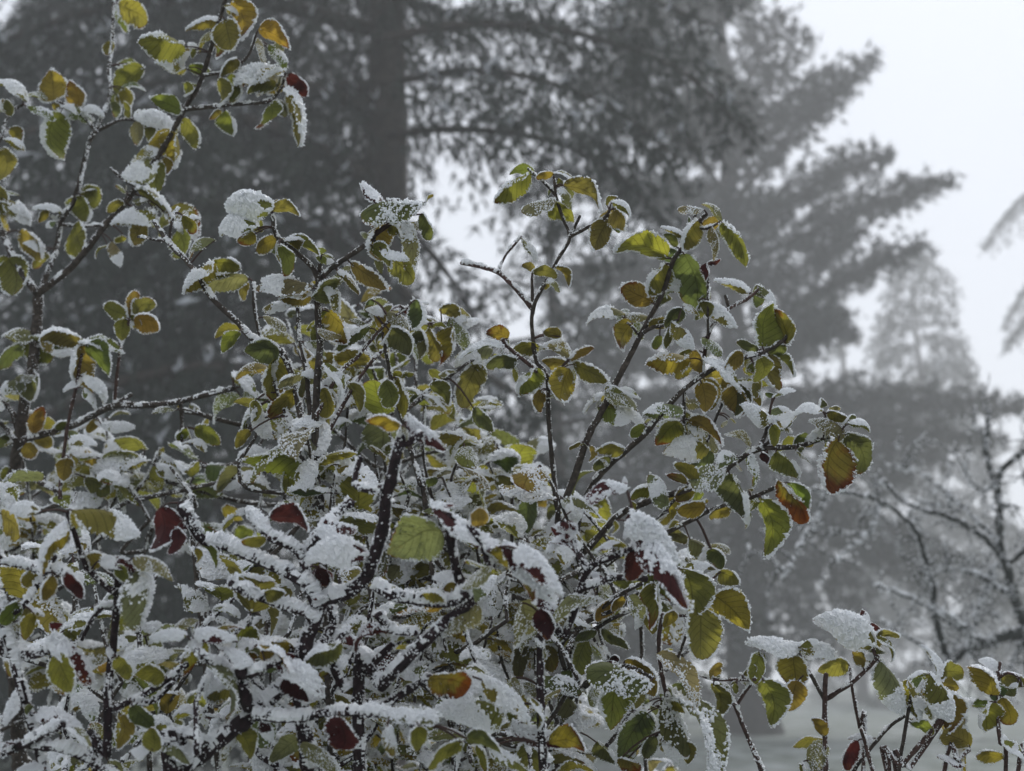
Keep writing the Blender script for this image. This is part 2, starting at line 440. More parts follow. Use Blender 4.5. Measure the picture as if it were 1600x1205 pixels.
def build_trees():
    # near fir with the thick trunk, left of centre
    D1 = 12.0
    b = at(588, 602, D1)
    t, P = conifer('conifer_tree', (b.x, b.y), 15.0, 0.36, 'dark broad conifer with thick trunk left of centre, nearest of the foggy trees')
    kw = dict(spread=1.0, droop=0.8, tuft=0.14, density=9.0, rime=0.16, nb=5, hang=0.85, blade=0.085, fan=0.45, bare=0.05)
    def skip1(bb, d, ln):   # keep the sky gap right of the trunk open, and the air over the shrubs
        return (d[0] > 0.15) or (d[1] < -0.9)
    auto_limbs(t, P, 1.6, 12.0, 0.20, 5.2, 3.4, 0.10, 0.35, skip=skip1, **kw)
    kr = dict(kw, spread=0.8, density=9)
    px_limb(t, [(600, 60, D1), (720, 40, 11.8), (890, 50, 11.5), (1060, 110, 11.2), (1170, 210, 11.0)], 0.05, **kr)
    px_limb(t, [(600, -60, D1), (750, -60, 12.5), (930, -30, 12), (1120, 40, 11.5)], 0.05, **kr)
    px_limb(t, [(605, 212, D1), (700, 202, 11.7), (830, 214, 11.4), (950, 262, 11.0), (1040, 350, 10.8)], 0.045, **kr)
    px_limb(t, [(600, 130, D1), (760, 110, 11.0), (940, 160, 10.4), (1060, 250, 10.0)], 0.04, **kr)
    px_limb(t, [(600, -10, D1), (700, 20, 13.5), (860, 60, 14), (1000, 130, 14), (1090, 240, 14)], 0.05, **kr)
    px_limb(t, [(600, -120, D1), (800, -160, 13.5), (1000, -120, 14), (1160, 0, 14)], 0.05, **kr)
    px_limb(t, [(600, 420, D1), (690, 520, 11.4), (780, 600, 11.0), (860, 640, 10.6)], 0.06, **kr)
    px_limb(t, [(600, 520, D1), (700, 600, 11.4), (800, 690, 11.0), (900, 760, 10.6)], 0.06, **kr)
    px_limb(t, [(600, 620, D1), (700, 720, 11.4), (800, 830, 11.0), (880, 930, 10.6)], 0.06, **kr)
    px_limb(t, [(600, 330, D1), (660, 380, 12.6), (720, 460, 12.2), (760, 560, 12.0)], 0.05, **dict(kr, spread=0.5))
    px_limb(t, [(560, 560, D1), (400, 600, 12.2), (200, 640, 11.5), (20, 700, 11)], 0.06, **dict(kr, rime=0.2))

    # cedar with tips sweeping up to the right
    D2 = 33.0
    b = at(1150, 602, D2)
    t, P = conifer('cedar_tree', (b.x, b.y), 23.5, 0.6, 'grey layered cedar right of centre with bough tips sweeping up to the right')
    kc = dict(spread=1.4, droop=0.1, tuft=0.23, density=6.4, rime=0.2, nb=6, lift=0.25, hang=0.18)
    for pts in [
        [(1140, 330, D2), (1200, 250, 32.5), (1280, 160, 32.0), (1360, 95, 31.5)],
        [(1140, 290, D2), (1180, 200, 32.5), (1230, 150, 32.2), (1290, 130, 32.0)],
        [(1145, 420, D2), (1250, 370, 32.3), (1370, 320, 31.8), (1485, 285, 31.4)],
        [(1145, 370, D2), (1230, 320, 32.4), (1310, 270, 32.0), (1390, 245, 31.7)],
        [(1150, 520, D2), (1260, 470, 32.3), (1360, 420, 32.0), (1440, 385, 31.7)],
        [(1150, 480, D2), (1230, 430, 32.3), (1290, 400, 32.0), (1340, 360, 31.7)],
        [(1140, 220, D2), (1170, 130, 32.6), (1200, 60, 32.3), (1225, 20, 32.0)],
        [(1150, 560, D2), (1230, 540, 32.3), (1290, 520, 32.0), (1330, 515, 31.7)],
        [(1150, 640, D2), (1280, 620, 32.0), (1420, 630, 31.5), (1600, 640, 31.0)],
        [(1150, 680, D2), (1300, 660, 31.6), (1440, 680, 31.0), (1560, 690, 30.6)],
        [(1150, 660, D2), (1260, 680, 32.5), (1380, 700, 32.5), (1480, 720, 32.4)],
        [(1130, 400, D2), (1050, 330, 32.2), (960, 290, 31.6), (880, 280, 31.0)],
        [(1130, 500, D2), (1040, 450, 32.2), (940, 430, 31.6), (850, 440, 31.0)],
        [(1130, 600, D2), (1030, 570, 32.2), (920, 560, 31.6), (800, 570, 31.0)],
        [(1130, 300, D2), (1060, 200, 32.2), (980, 150, 31.6), (900, 130, 31.0)],
        [(1130, 250, D2), (1080, 120, 32.8), (1020, 60, 32.6), (960, 20, 32.4)],
    ]:
        px_limb(t, pts, 0.09, **kc)
    for pts in [
        [(1150, 600, D2), (1040, 640, 32.0), (920, 690, 31.4), (800, 740, 31.0)],
        [(1150, 580, D2), (1250, 620, 32.0), (1340, 680, 31.4), (1420, 740, 31.0)],
        [(1150, 640, D2), (1060, 690, 31.6), (980, 750, 30.6), (900, 830, 30.0)],
        [(1150, 650, D2), (1220, 700, 31.6), (1280, 770, 30.6), (1320, 850, 30.0)],
        [(1150, 610, D2), (1130, 690, 31.4), (1110, 770, 30.4), (1090, 860, 29.6)],
        [(1150, 690, D2), (1170, 740, 31.4), (1200, 800, 30.4), (1220, 880, 29.6)],
        [(1150, 760, D2), (1260, 780, 31.8), (1370, 830, 31.2), (1450, 900, 30.8)],
        [(1150, 800, D2), (1220, 850, 31.5), (1290, 920, 30.8), (1330, 980, 30.4)],
        [(1150, 820, D2), (1100, 870, 31.5), (1060, 940, 30.8), (1040, 1000, 30.4)],
        [(1150, 740, D2), (1050, 760, 31.6), (950, 800, 31.0), (880, 850, 30.6)],
        [(1150, 860, D2), (1180, 900, 31.3), (1210, 960, 30.4), (1230, 1020, 30.0)],
        [(1150, 780, D2), (1330, 800, 32.6), (1480, 860, 32.5), (1580, 930, 32.4)],
    ]:
        px_limb(t, pts, 0.08, **dict(kc, spread=1.6, droop=0.45, lift=0.0, rime=0.4, hang=0.35, density=7))
    auto_limbs(t, P, 2.8, 22.5, 0.5, 6.4, 2.2, 0.25, 0.12, skip=lambda bb, d, ln: d[0] > 0.35, **kc)

    # second dark fir to the left of the picture
    D5 = 17.0
    b = at(180, 602, D5)
    t, P = conifer('conifer_tree', (b.x, b.y), 16.0, 0.34, 'dark conifer behind the shrub at the left edge, close to the picture corner')
    auto_limbs(t, P, 1.4, 15.5, 0.22, 4.8, 2.6, 0.06, 0.42, spread=1.2, droop=0.7, tuft=0.18, density=5.6, rime=0.14, nb=4, hang=0.6, blade=0.135, fan=0.5)

    # pale far conifers in the fog
    def far(px, d, h, r, lab, lmax, dz, sag, tuft, name='conifer_tree', rime=0.15, lmin=0.5, dens=4.5, spread=None, drop=0.55):
        b = at(px, 602, d)
        t, P = conifer(name, (b.x, b.y), h, r, lab)
        auto_limbs(t, P, 1.5, h - 0.3, dz, lmax, lmin, 0.12, sag, spread=spread or lmax * 0.26, droop=drop, tuft=tuft, density=dens, rime=rime, nb=4, hang=0.4)
    far(1440, 62, 23.0, 0.4, 'pale conical conifer fading into the fog beyond the cedar', 8.0, 0.6, 0.40, 0.36, dens=4.2, drop=0.9)
    far(1755, 52, 29.3, 0.5, 'faint drooping conifer whose bough tips enter at the right edge', 7.4, 1.25, 0.50, 0.17, lmin=5.6, dens=5.5, spread=0.95, drop=1.1)
    far(975, 40, 13.0, 0.3, 'misty conifer glimpsed low between the stems right of centre', 4.6, 0.5, 0.35, 0.36, dens=3.2, lmin=1.0)
    far(640, 37, 12.0, 0.3, 'misty conifer glimpsed low through the shrubs left of centre', 4.6, 0.5, 0.35, 0.36, dens=3.2, lmin=1.0)
    far(1318, 66, 29.0, 0.3, 'faintest slender conifer tip showing above the cedar boughs', 2.4, 1.1, 0.3, 0.3)
    far(870, 21, 10.5, 0.25, 'misty conifer behind the sky gap beside the thick trunk', 3.4, 0.34, 0.30, 0.15)
build_trees()

# ------------------------------------------------------------------ bare rimed tree at the right edge
def bare_tree():
    t = link('bare_tree', None)
    tag(t, 'bare tree with arching rimed branches at the lower right edge', 'tree')
    D = 4.6
    k = D / FPX
    def br(name, pts, r0, r1, parent, fr):
        P = np.array([list(at(x, y, d)) for x, y, d in pts])
        L = spline(P, 0.02)
        L[1:-1] += 0.003 * rng.standard_normal(L[1:-1].shape)
        tt = np.linspace(0, 1, len(L))
        rad = (r0 + (r1 - r0) * tt) * k * 0.64
        V, Q, T = tube(L, rad, 8, 0.07)
        o = link(name, mk_mesh(name, V, Q, T, True, 'pale_bark'), parent)
        # rime lying along the upper side
        mb = MB()
        idx = np.repeat(np.arange(len(L)), fr)
        Tn, A, B = frames(L)
        up = np.where(B[:, 2:3] < 0, -B, B)
        C = L[idx] + up[idx] * rad[idx, None] * 0.9 + A[idx] * rad[idx, None] * rng.uniform(-0.8, 0.8, (len(idx), 1)) + 0.006 * rng.standard_normal((len(idx), 3))
        V, F = grains(C, rng.uniform(0.0025, 0.006, len(C)), np.tile([[0, 0, 1.0]], (len(C), 1)), 1.3)
        mb.add(V, None, F)
        tag(link('frost', mb.mesh('frost', 'frost', False), o), kind='stuff')
        return o, L, rad
    allL = []
    o, L, r = br('trunk', [(1640, 1400, 4.6), (1625, 1150, 4.6), (1602, 985, 4.6), (1589, 945, 4.6), (1572, 886, 4.6), (1561, 850, 4.6), (1562, 800, 4.65), (1556, 755, 4.7), (1540, 700, 4.8), (1548, 640, 4.9)], 22, 5, t, 3)
    allL.append(L[len(L) // 3:])
    # trunk down to the ground
    e = np.array(at(1640, 1400, 4.6)); V, Q, T = tube(spline([e, e + [0.03, 0, -0.3], [e[0] + 0.05, e[1] + 0.1, -0.1]], 0.05), 0.062, 10, 0.05)
    link('trunk_base', mk_mesh('trunk_base', V, Q, T, True, 'pale_bark'), t)
    arms = [
        ([(1602, 985, 4.6), (1536, 1004, 4.5), (1501, 1022, 4.4), (1469, 1048, 4.3), (1430, 1090, 4.2)], 15, 8),
        ([(1561, 868, 4.6), (1547, 847, 4.55), (1497, 813, 4.45), (1441, 798, 4.4), (1406, 780, 4.35), (1380, 752, 4.3)], 8, 3),
        ([(1480, 1036, 4.35), (1462, 965, 4.35), (1458, 920, 4.35), (1443, 861, 4.3), (1423, 819, 4.25), (1377, 785, 4.2), (1342, 773, 4.15), (1280, 765, 4.1), (1235, 775, 4.05)], 8, 2),
        ([(1556, 755, 4.7), (1570, 730, 4.7), (1600, 707, 4.7), (1640, 690, 4.7)], 8, 6),
        ([(1552, 760, 4.7), (1534, 767, 4.65), (1510, 740, 4.6), (1495, 712, 4.6)], 5, 2),
        ([(1571, 886, 4.6), (1554, 889, 4.55), (1533, 939, 4.5), (1520, 965, 4.4)], 5, 2),
        ([(1575, 880, 4.6), (1600, 862, 4.55), (1640, 840, 4.5)], 7, 5),
        ([(1377, 785, 4.2), (1370, 795, 4.2), (1360, 829, 4.15), (1307, 872, 4.1)], 3, 1.2),
        ([(1293, 768, 4.1), (1278, 800, 4.1), (1257, 840, 4.05), (1226, 900, 4.0)], 3, 1.2),
        ([(1536, 1004, 4.5), (1500, 985, 4.4), (1450, 950, 4.3), (1410, 930, 4.25), (1370, 915, 4.2)], 5, 2),
        ([(1501, 1022, 4.4), (1520, 1000, 4.3), (1500, 975, 4.2), (1470, 955, 4.15)], 5, 2),
        ([(1560, 845, 4.6), (1500, 790, 4.7), (1440, 740, 4.8), (1390, 725, 4.85)], 5, 1.5),
        ([(1602, 990, 4.6), (1570, 1060, 4.5), (1560, 1120, 4.45)], 6, 3),
        ([(1585, 930, 4.6), (1560, 920, 4.5), (1530, 900, 4.4), (1490, 890, 4.3), (1450, 905, 4.25)], 5, 2),
        ([(1469, 1048, 4.3), (1440, 1010, 4.25), (1400, 985, 4.2), (1380, 970, 4.2)], 5, 2),
    ]
    tw = MB(); fg = []; fs = []
    for pts, r0, r1 in arms:
        o, L, r = br('branch', pts, r0, r1, t, 7)
        allL.append(L)
    # fine side twigs, rimed all round
    def twig(p, d, ln, dep):
        n = max(4, int(ln / 0.02))
        P = [p]
        for _ in range(n):
            d = norm(d + 0.22 * rng.standard_normal(3) + np.array([0, 0, -0.02]))
            P.append(P[-1] + d * 0.02)
        P = np.array(P)
        v, q, tt = tube(P, np.linspace(0.0028, 0.0012, len(P)), 4, 0, False)
        tw.add(v, q)
        m = int(len(P) * 2.4)
        i = rng.integers(0, len(P), m)
        fg.append(P[i] + 0.0028 * rng.standard_normal((m, 3)) + np.array([0, 0, 0.003])); fs.append(rng.uniform(0.0018, 0.0042, m))
        if dep:
            for _ in range(rng.integers(2, 5)):
                j = rng.integers(1, len(P))
                twig(P[j], norm(d + 0.9 * rng.standard_normal(3)), ln * rng.uniform(0.25, 0.55), dep - 1)
    for L in allL:
        n = int(np.linalg.norm(np.diff(L, axis=0), axis=1).sum() * 12)
        for _ in range(n):
            i = rng.integers(len(L) // 6, len(L))
            d = norm(rng.standard_normal(3) * np.array([1, 0.7, 0.9]) + np.array([-0.2, -0.1, 0.15]))
            twig(L[i], d, rng.uniform(0.05, 0.26), 1)
    o = link('twigs', tw.mesh('twigs', 'pale_bark', True), t); o['kind'] = 'stuff'
    V, F = grains(np.vstack(fg), np.concatenate(fs))
    o2 = link('frost', mk_mesh('frost', V, None, F, False, 'frost'), o)
bare_tree()

# ------------------------------------------------------------------ leaf and frost meshes (shared between leaves)
def leaf_surface(s, t, v):
    """s -1..1 across, t 0..1 along; unit length, nominal width 0.62; z = upper side"""
    k, c, fold, twist, wob, sk, curl, nt_, ns_, nd_ = v
    q = 0.60 + sk; a_ = 0.46
    tm = a_ / (a_ + q)
    w = 0.31 * np.power(np.clip(t, 0, 1) / tm, a_) * np.power(np.clip(1 - t, 0, 1) / (1 - tm), q)
    w = w * (1 - nd_ * np.exp(-((t - nt_) / 0.07) ** 2) * (s * ns_ > 0)) * (1 + 0.09 * np.sign(s) * np.sin(wob * 77))
    y = w * s + wob * np.sin(t * 5 + wob * 40) * 0.5
    z = k * 4 * t * (1 - t) * 0.5 - c * (w * s / 0.31) ** 2 * 0.31 + fold * np.abs(w * s) + twist * s * w * (t - 0.3)
    z = z - curl * np.clip(t - 0.35, 0, 1) ** 2 * 1.6 + 0.03 * np.sin(t * 9 + wob * 50) * s * s
    z = z + 0.010 * np.sin(2 * np.pi * 7 * (t - 0.28 * np.abs(s))) * np.clip(np.abs(s) * 3, 0, 1) * np.clip((1 - t) * 4, 0, 1)
    z = z + 0.02 * np.sin(s * 2.3 + wob * 60) * np.sin(t * 6 + wob * 90)
    return np.stack([t, y, z], -1)

VAR = [  # arch, cupping, fold, twist, wobble, tip sharpness, tip curl, bite (where, side, depth)
    (0.08, 0.25, 0.00, 0.10, 0.02, 0.00, 0.0, 0, 1, 0), (0.22, 0.45, 0.00, -0.25, -0.03, 0.10, 0.15, 0, 1, 0), (0.36, 0.60, 0.00, 0.20, 0.03, -0.10, 0.0, 0, 1, 0),
    (0.15, 0.10, 0.28, 0.30, -0.02, 0.18, 0.2, 0, 1, 0), (0.48, 0.85, 0.00, -0.10, 0.02, 0.00, 0.3, 0, 1, 0), (0.12, 0.35, -0.1, -0.35, 0.04, -0.16, 0.0, 0.6, 1, 0.14),
    (0.20, 0.15, 0.50, 0.25, 0.05, 0.05, 0.35, 0, 1, 0), (0.30, 1.10, 0.00, 0.55, -0.05, 0.12, 0.1, 0, 1, 0), (0.10, 0.30, 0.05, -0.55, 0.06, -0.20, 0.45, 0.75, -1, 0.2),
    (0.05, 0.50, -0.2, 0.15, -0.07, 0.25, 0.55, 0, 1, 0)]

def make_leaf(v, seed):
    r = np.random.default_rng(seed)
    n, m = 28, 8
    t = np.linspace(0, 1, n + 1); t = 0.5 * (t + (1 - np.cos(np.pi * t)) / 2)
    s = np.linspace(-1, 1, m + 1)
    S, T = np.meshgrid(s, t)
    S2 = S.copy()
    tooth = np.where(np.arange(n + 1) % 2 == 0, 1.035, 0.97) + 0.03 * r.standard_normal(n + 1)
    S2[:, 0] *= tooth; S2[:, -1] *= np.roll(tooth, 1)
    V = leaf_surface(S2, T, v).reshape(-1, 3)
    i, j = np.meshgrid(np.arange(n), np.arange(m), indexing='ij'); a = (i * (m + 1) + j).ravel()
    Q = np.stack([a, a + m + 1, a + m + 2, a + 1], -1)[:, ::-1]
    uv = np.stack([S.ravel() * 0.5 + 0.5, T.ravel()], -1)
    return mk_mesh('leaf', V, Q, None, True, 'leaf', uv)

GU = 0.05    # nominal leaf length in metres: grain sizes are given in mm of that leaf
def make_frost(v, kind, seed):
    r = np.random.default_rng(seed)
    mb = MB()
    mm = 0.001 / GU
    def surf_n(S, T):
        e = 1e-3
        p = leaf_surface(S, T, v)
        du = leaf_surface(S + e, T, v) - p; dv = leaf_surface(S, np.clip(T + e, 0, 1), v) - leaf_surface(S, np.clip(T - e, 0, 1), v)
        nn = np.cross(dv, du); nn = norm(nn); nn[nn[..., 2] < 0] *= -1
        return p, nn
    # smooth random field over the blade
    bs, bt, br_, ba = r.uniform(-1.1, 1.1, 34), r.uniform(-0.05, 1.05, 34), r.uniform(0.07, 0.22, 34), r.choice([-1.0, 1.0], 34) * r.uniform(0.5, 1.1, 34)
    def field(S, T):
        return sum(ba[q] * np.exp(-(((S - bs[q]) * 0.32) ** 2 + (T - bt[q]) ** 2) / (2 * br_[q] ** 2) * 1.6) for q in range(34)) * 0.85
    if kind in ('heavy', 'medium'):
        n, m = (44, 22)
        t = np.linspace(0.012, 0.988, n + 1); s = np.linspace(-1.03, 1.03, m + 1)
        S, T = np.meshgrid(s, t)
        p, nn = surf_n(S, T)
        edge = np.clip(1 - np.abs(S) ** 3.0, 0, 1) ** 0.5 * np.clip(np.minimum(T, 1 - T) * 9, 0, 1) ** 0.5
        f = field(S, T)
        lump = sum(np.sin(T * a1 + S * a2 + a3) for a1, a2, a3 in zip(r.uniform(-70, 70, 18), r.uniform(-24, 24, 18), r.uniform(0, 6, 18))) / 3.6
        th = (2.1 if kind == 'heavy' else 0.9) * mm
        h = th * edge * np.clip(0.75 + 0.5 * f + 0.5 * lump, 0.0 if kind == 'medium' else 0.25, 2) + r.standard_normal(S.shape) * (0.75 if kind == 'heavy' else 0.4) * mm * (0.3 + edge)
        h = np.maximum(h, 0.12 * mm)
        V = (p + nn * (h[..., None] + 0.45 * mm)).reshape(-1, 3)
        i, j = np.meshgrid(np.arange(n), np.arange(m), indexing='ij'); a = (i * (m + 1) + j).ravel()
        Q = np.stack([a, a + m + 1, a + m + 2, a + 1], -1)[:, ::-1]
        ff = (f + 0.35 * r.standard_normal(f.shape) - 0.5 * np.abs(S) ** 5 - 0.3 * (T > 0.9)).ravel()[Q].mean(1)
        Q = Q[ff > (-0.9 if kind == 'heavy' else 0.12)]
        mb.add(V, None, np.vstack([Q[:, [0, 1, 2]], Q[:, [0, 2, 3]]]))
    # crystals over the blade
    cnt = dict(heavy=640, medium=380, light=380)[kind]
    S = r.uniform(-1, 1, cnt * 2); T = r.beta(1.3, 1.3, cnt * 2)
    f = field(S, T) + (0.3 if kind == 'medium' else 0.55) * r.standard_normal(cnt * 2)
    o = np.argsort(-f)[:cnt]; S, T = S[o], T[o]
    p, nn = surf_n(S, T)
    base = dict(heavy=2.3, medium=1.0, light=0.4)[kind] * mm * np.clip(1 - np.abs(S) ** 3, 0, 1) ** 0.5
    gs = r.uniform(0.4, 1.25, cnt) * mm * (0.7 if kind == 'light' else 1)
    C = p + nn * (base * r.uniform(0.3, 1.25, cnt) + gs * 1.35)[:, None]
    V, F = grains(C, gs, nn, 1.35)
    mb.add(V, None, F)
    # rim of hoar crystals
    cr = dict(heavy=330, medium=290, light=160)[kind]
    T = r.uniform(0.03, 1.0, cr * 3); S = np.where(r.random(cr * 3) < r.uniform(0.3, 0.7), -1.0, 1.0) * r.uniform(0.93, 1.05, cr * 3)
    pr = sum(np.sin(T * q1 + S * q2 + q3) for q1, q2, q3 in zip(r.uniform(4, 22, 5), r.uniform(0, 4, 5), r.uniform(0, 6, 5))) + 1.3 * r.standard_normal(cr * 3)
    o = np.argsort(-pr)[:cr]; T, S = T[o], S[o]
    p, nn = surf_n(S, T)
    outd = np.zeros((cr, 3)); outd[:, 1] = np.sign(S); outd[:, 0] = np.where(T > 0.9, 0.8, 0.1); outd[:, 2] = 0.35
    C = p + norm(outd) * (r.uniform(-0.2, 0.9, cr) * mm)[:, None]
    V, F = grains(C, r.gamma(4, 0.115, cr) * mm, outd, 1.8)
    mb.add(V, None, F)
    return mb.mesh('frost', 'frost', 'quads')

LEAF = [[make_leaf(v, 10 * i + j) for j in range(2)] for i, v in enumerate(VAR)]
FROST = {kd: [make_frost(v, kd, 500 + 7 * i) for i, v in enumerate(VAR)] for kd in ('heavy', 'medium', 'light')}

def make_petiole():
    t = np.linspace(0, 1, 6)
    P = np.stack([t, np.zeros(6), 0.10 * np.sin(np.pi * t)], -1)
    V, Q, T = tube(P, np.full(6, 1.0), 5)
    return None
pet_t = np.linspace(0, 1, 5)

COLR = dict(g=(0.172, 0.168, 0.036, 0.0), G=(0.220, 0.212, 0.040, 0.0), y=(0.228, 0.200, 0.036, 0.10), Y=(0.265, 0.228, 0.034, 0.10),
            d=(0.110, 0.122, 0.040, 0.0), o=(0.215, 0.180, 0.030, 0.52), r=(0.055, 0.012, 0.012, 0.15), p=(0.18, 0.185, 0.085, 0.0), O=(0.25, 0.195, 0.026, 0.48),
            K=(0.22, 0.19, 0.028, 0.86))

# ------------------------------------------------------------------ shrubs
class Shrub:
    def __init__(s, name, label, d, base, bark, group='frosted shrubs in the foreground'):
        s.root = link(name, None); s.root.location = (0, 0, 0)
        tag(s.root, label, 'shrub', group)
        s.d = d; s.bark = bark; s.base = np.array(base, float)
        s.px = np.zeros((0, 3)); s.P3 = np.zeros((0, 3)); s.rr = np.zeros(0)     # image position + depth, world position of every branch sample
        s.nleaf = 0; s.pairs = 0.5

    def nearest(s, x, y):
        if not len(s.px): return None, 1e9
        d2 = (s.px[:, 0] - x) ** 2 + (s.px[:, 1] - y) ** 2
        i = int(np.argmin(d2))
        return i, math.sqrt(d2[i])

    def branch(s, pts, r0, r1, dd=(0.0, 0.0), rime=0.4, root=False, bark=None, snap=True):
        """pts: image trace from the thick end to the tip; dd: depth offset at both ends"""
        pts = np.array(pts, float).reshape(-1, 2)
        n = len(pts)
        a = np.concatenate([[0], np.cumsum(np.linalg.norm(np.diff(pts, axis=0), axis=1))]); a /= a[-1]
        d0, d1 = s.d + dd[0], s.d + dd[1]
        if snap:
            i, q = s.nearest(*pts[0])
            if q < 16: d0 = s.px[i, 2]; d1 = d0 + dd[1] - dd[0]
        dep = d0 + (d1 - d0) * a + 0.012 * np.sin(a * 7 + pts[0, 0])
        P = np.array([list(at(x, y, d)) for (x, y), d in zip(pts, dep)])
        s.make(P, r0 * s.d / FPX * 0.84, r1 * s.d / FPX * 0.9, rime, root, bark)

    def make(s, P, r0, r1, rime, root=False, bark=None, name='branch'):
        if root:      # carry the stem down to the ground at the foot of the shrub
            foot = s.base + np.array([rng.uniform(-0.3, 0.3), rng.uniform(-0.2, 0.2), -0.04])
            a = P[0]
            down = [foot, foot * 0.75 + a * 0.25 + np.array([0.05, 0.03, 0]), foot * 0.4 + a * 0.6 + np.array([0.03, 0.03, -0.02])]
            k = len(down); P = np.vstack([down, P])
        L = spline(P, 0.008)
        n = len(L)
        wob = np.cumsum(rng.standard_normal((n, 3)), 0) * 0.00022
        wob -= np.linspace(wob[0], wob[-1], n)
        L = L + wob
        t = np.linspace(0, 1, n)
        if root:
            f = np.argmin(np.linalg.norm(L - P[3], axis=1)) / n
            rad = np.where(t < f, r0 * (1 + 0.25 * (1 - t / max(f, 1e-3))), r0 + (r1 - r0) * (t - f) / max(1e-3, 1 - f))
        else:
            rad = r0 + (r1 - r0) * t
        # nodes (swollen joints) every few centimetres
        arc = np.concatenate([[0], np.cumsum(np.linalg.norm(np.diff(L, axis=0), axis=1))])
        rad = rad * (1 + 0.22 * np.exp(-(((arc + rng.uniform(0, .04)) % 0.045 - 0.0225) / 0.0035) ** 2))
        V, Q, T = tube(L, rad, 8, 0.05)
        o = link(name, mk_mesh(name, V, Q, T, True, bark or s.bark), s.root)
        s.frost_on(o, L, rad, rime)
        cam_p = (L - CPN) @ CRN
        z = -cam_p[:, 2]
        ok = z > 0.2
        px = np.stack([W0 / 2 + cam_p[:, 0] / z * FPX, H0 / 2 - cam_p[:, 1] / z * FPX, z], -1)[ok]
        s.px = np.vstack([s.px, px]); s.P3 = np.vstack([s.P3, L[ok]]); s.rr = np.concatenate([s.rr, rad[ok]])
        return o

    def frost_on(s, o, L, rad, rime):
        """rime crust along the upper side of a branch: a knobbly ridge plus loose crystals all round"""
        keep = L[:, 2] > 1.2
        if keep.sum() < 4: return
        L, rad = L[keep], rad[keep]
        Tn, A, B = frames(L)
        flat = np.sqrt(np.clip(1 - Tn[:, 2] ** 2, 0, 1))          # 1 on level wood, 0 on upright wood
        upv = norm(np.array([0.25, -0.1, 1.0]) - (Tn @ np.array([0.25, -0.1, 1.0]))[:, None] * Tn)
        side = norm(np.cross(Tn, upv))
        mb = MB()
        arc = np.concatenate([[0], np.cumsum(np.linalg.norm(np.diff(L, axis=0), axis=1))])
        hu = np.zeros(2); uu = np.array([0, 1.0])
        if rime > 0.25:
            # ridge
            m = max(6, int(arc[-1] / 0.0016))
            u = np.linspace(0, arc[-1], m)
            Li = np.stack([np.interp(u, arc, L[:, k]) for k in range(3)], -1)
            ri = np.interp(u, arc, rad); fl = np.interp(u, arc, flat)
            up = norm(np.stack([np.interp(u, arc, upv[:, k]) for k in range(3)], -1)); sd = norm(np.stack([np.interp(u, arc, side[:, k]) for k in range(3)], -1))
            ph = rng.uniform(0, 6, 5)
            f = sum(c * np.sin(u * w * (1 + 0.1 * np.sin(u * 31 + p)) + p) for c, w, p in zip((1, 1, .7, .35, .25), (60, 130, 260, 520, 900), ph)) / 1.7
            hgt = np.clip(rime * 1.0 - 0.38 + 0.42 * f, -0.25, 1.6) * (0.25 + 0.75 * fl) * 0.0035
            hu, uu = np.clip(hgt, 0, 1), u
            K = 7; a = np.linspace(-0.15 * np.pi, 1.15 * np.pi, K)
            rr = ri[:, None] * 1.04 + np.clip(hgt, 0, 1)[:, None] * np.clip(np.sin(a), 0.0, 1)[None] ** 0.6 * 1.3 + rng.standard_normal((m, K)) * 0.0008 * (0.3 + rime)
            V = Li[:, None] + (np.cos(a)[None, :, None] * sd[:, None] + np.sin(a)[None, :, None] * up[:, None]) * rr[..., None]
            i, j = np.meshgrid(np.arange(m - 1), np.arange(K - 1), indexing='ij'); q = (i * K + j).ravel()
            cov = (hgt[:, None] - 0.0013 * np.abs(np.cos(a))[None] ** 2 + 0.0008 * np.apply_along_axis(lambda z: np.convolve(z, np.ones(7) / 2.65, 'same'), 0, rng.standard_normal((m, K)))).ravel()
            q = q[cov[q] > 0.0001]
            if len(q): mb.add(V, None, np.vstack([np.stack([q, q + K, q + K + 1], -1), np.stack([q, q + K + 1, q + 1], -1)]))
        cnt = int(arc[-1] * 1000 * (0.7 + 2.2 * rime) * (0.55 + rad.mean() / 0.007))
        if cnt > 3:
            u = rng.uniform(0, arc[-1], cnt)
            cl = rng.uniform(0, arc[-1], max(2, int(arc[-1] / 0.012))); pick = rng.random(cnt) < 0.65
            u = np.where(pick, np.clip(cl[rng.integers(0, len(cl), cnt)] + 0.0022 * rng.standard_normal(cnt), 0, arc[-1]), u)
            i = np.clip(np.searchsorted(arc, u), 1, len(L) - 1)
            ang = rng.normal(np.pi / 2, (0.55 if s.bark != 'bark_dark' else 1.15) + 0.55 * rng.random(cnt), cnt)
            d = np.cos(ang)[:, None] * side[i] + np.sin(ang)[:, None] * upv[i]
            lift = np.interp(u, uu, hu) * 1.3 * np.clip(np.sin(ang), 0, 1) ** 0.6
            fr = np.clip((u - arc[i - 1]) / np.maximum(arc[i] - arc[i - 1], 1e-6), 0, 1)[:, None]
            C = L[i - 1] * (1 - fr) + L[i] * fr + d * (rad[i] * 1.0 + lift * rng.uniform(0.85, 1.3, cnt))[:, None]
            V, F = grains(C, rng.uniform(0.0004, 0.0011, cnt) * (0.75 + 0.4 * rime), d, 1.5)
            mb.add(V, None, F)
        if mb.n: tag(link('frost', mb.mesh('frost', 'frost', 'quads'), o), kind='stuff')

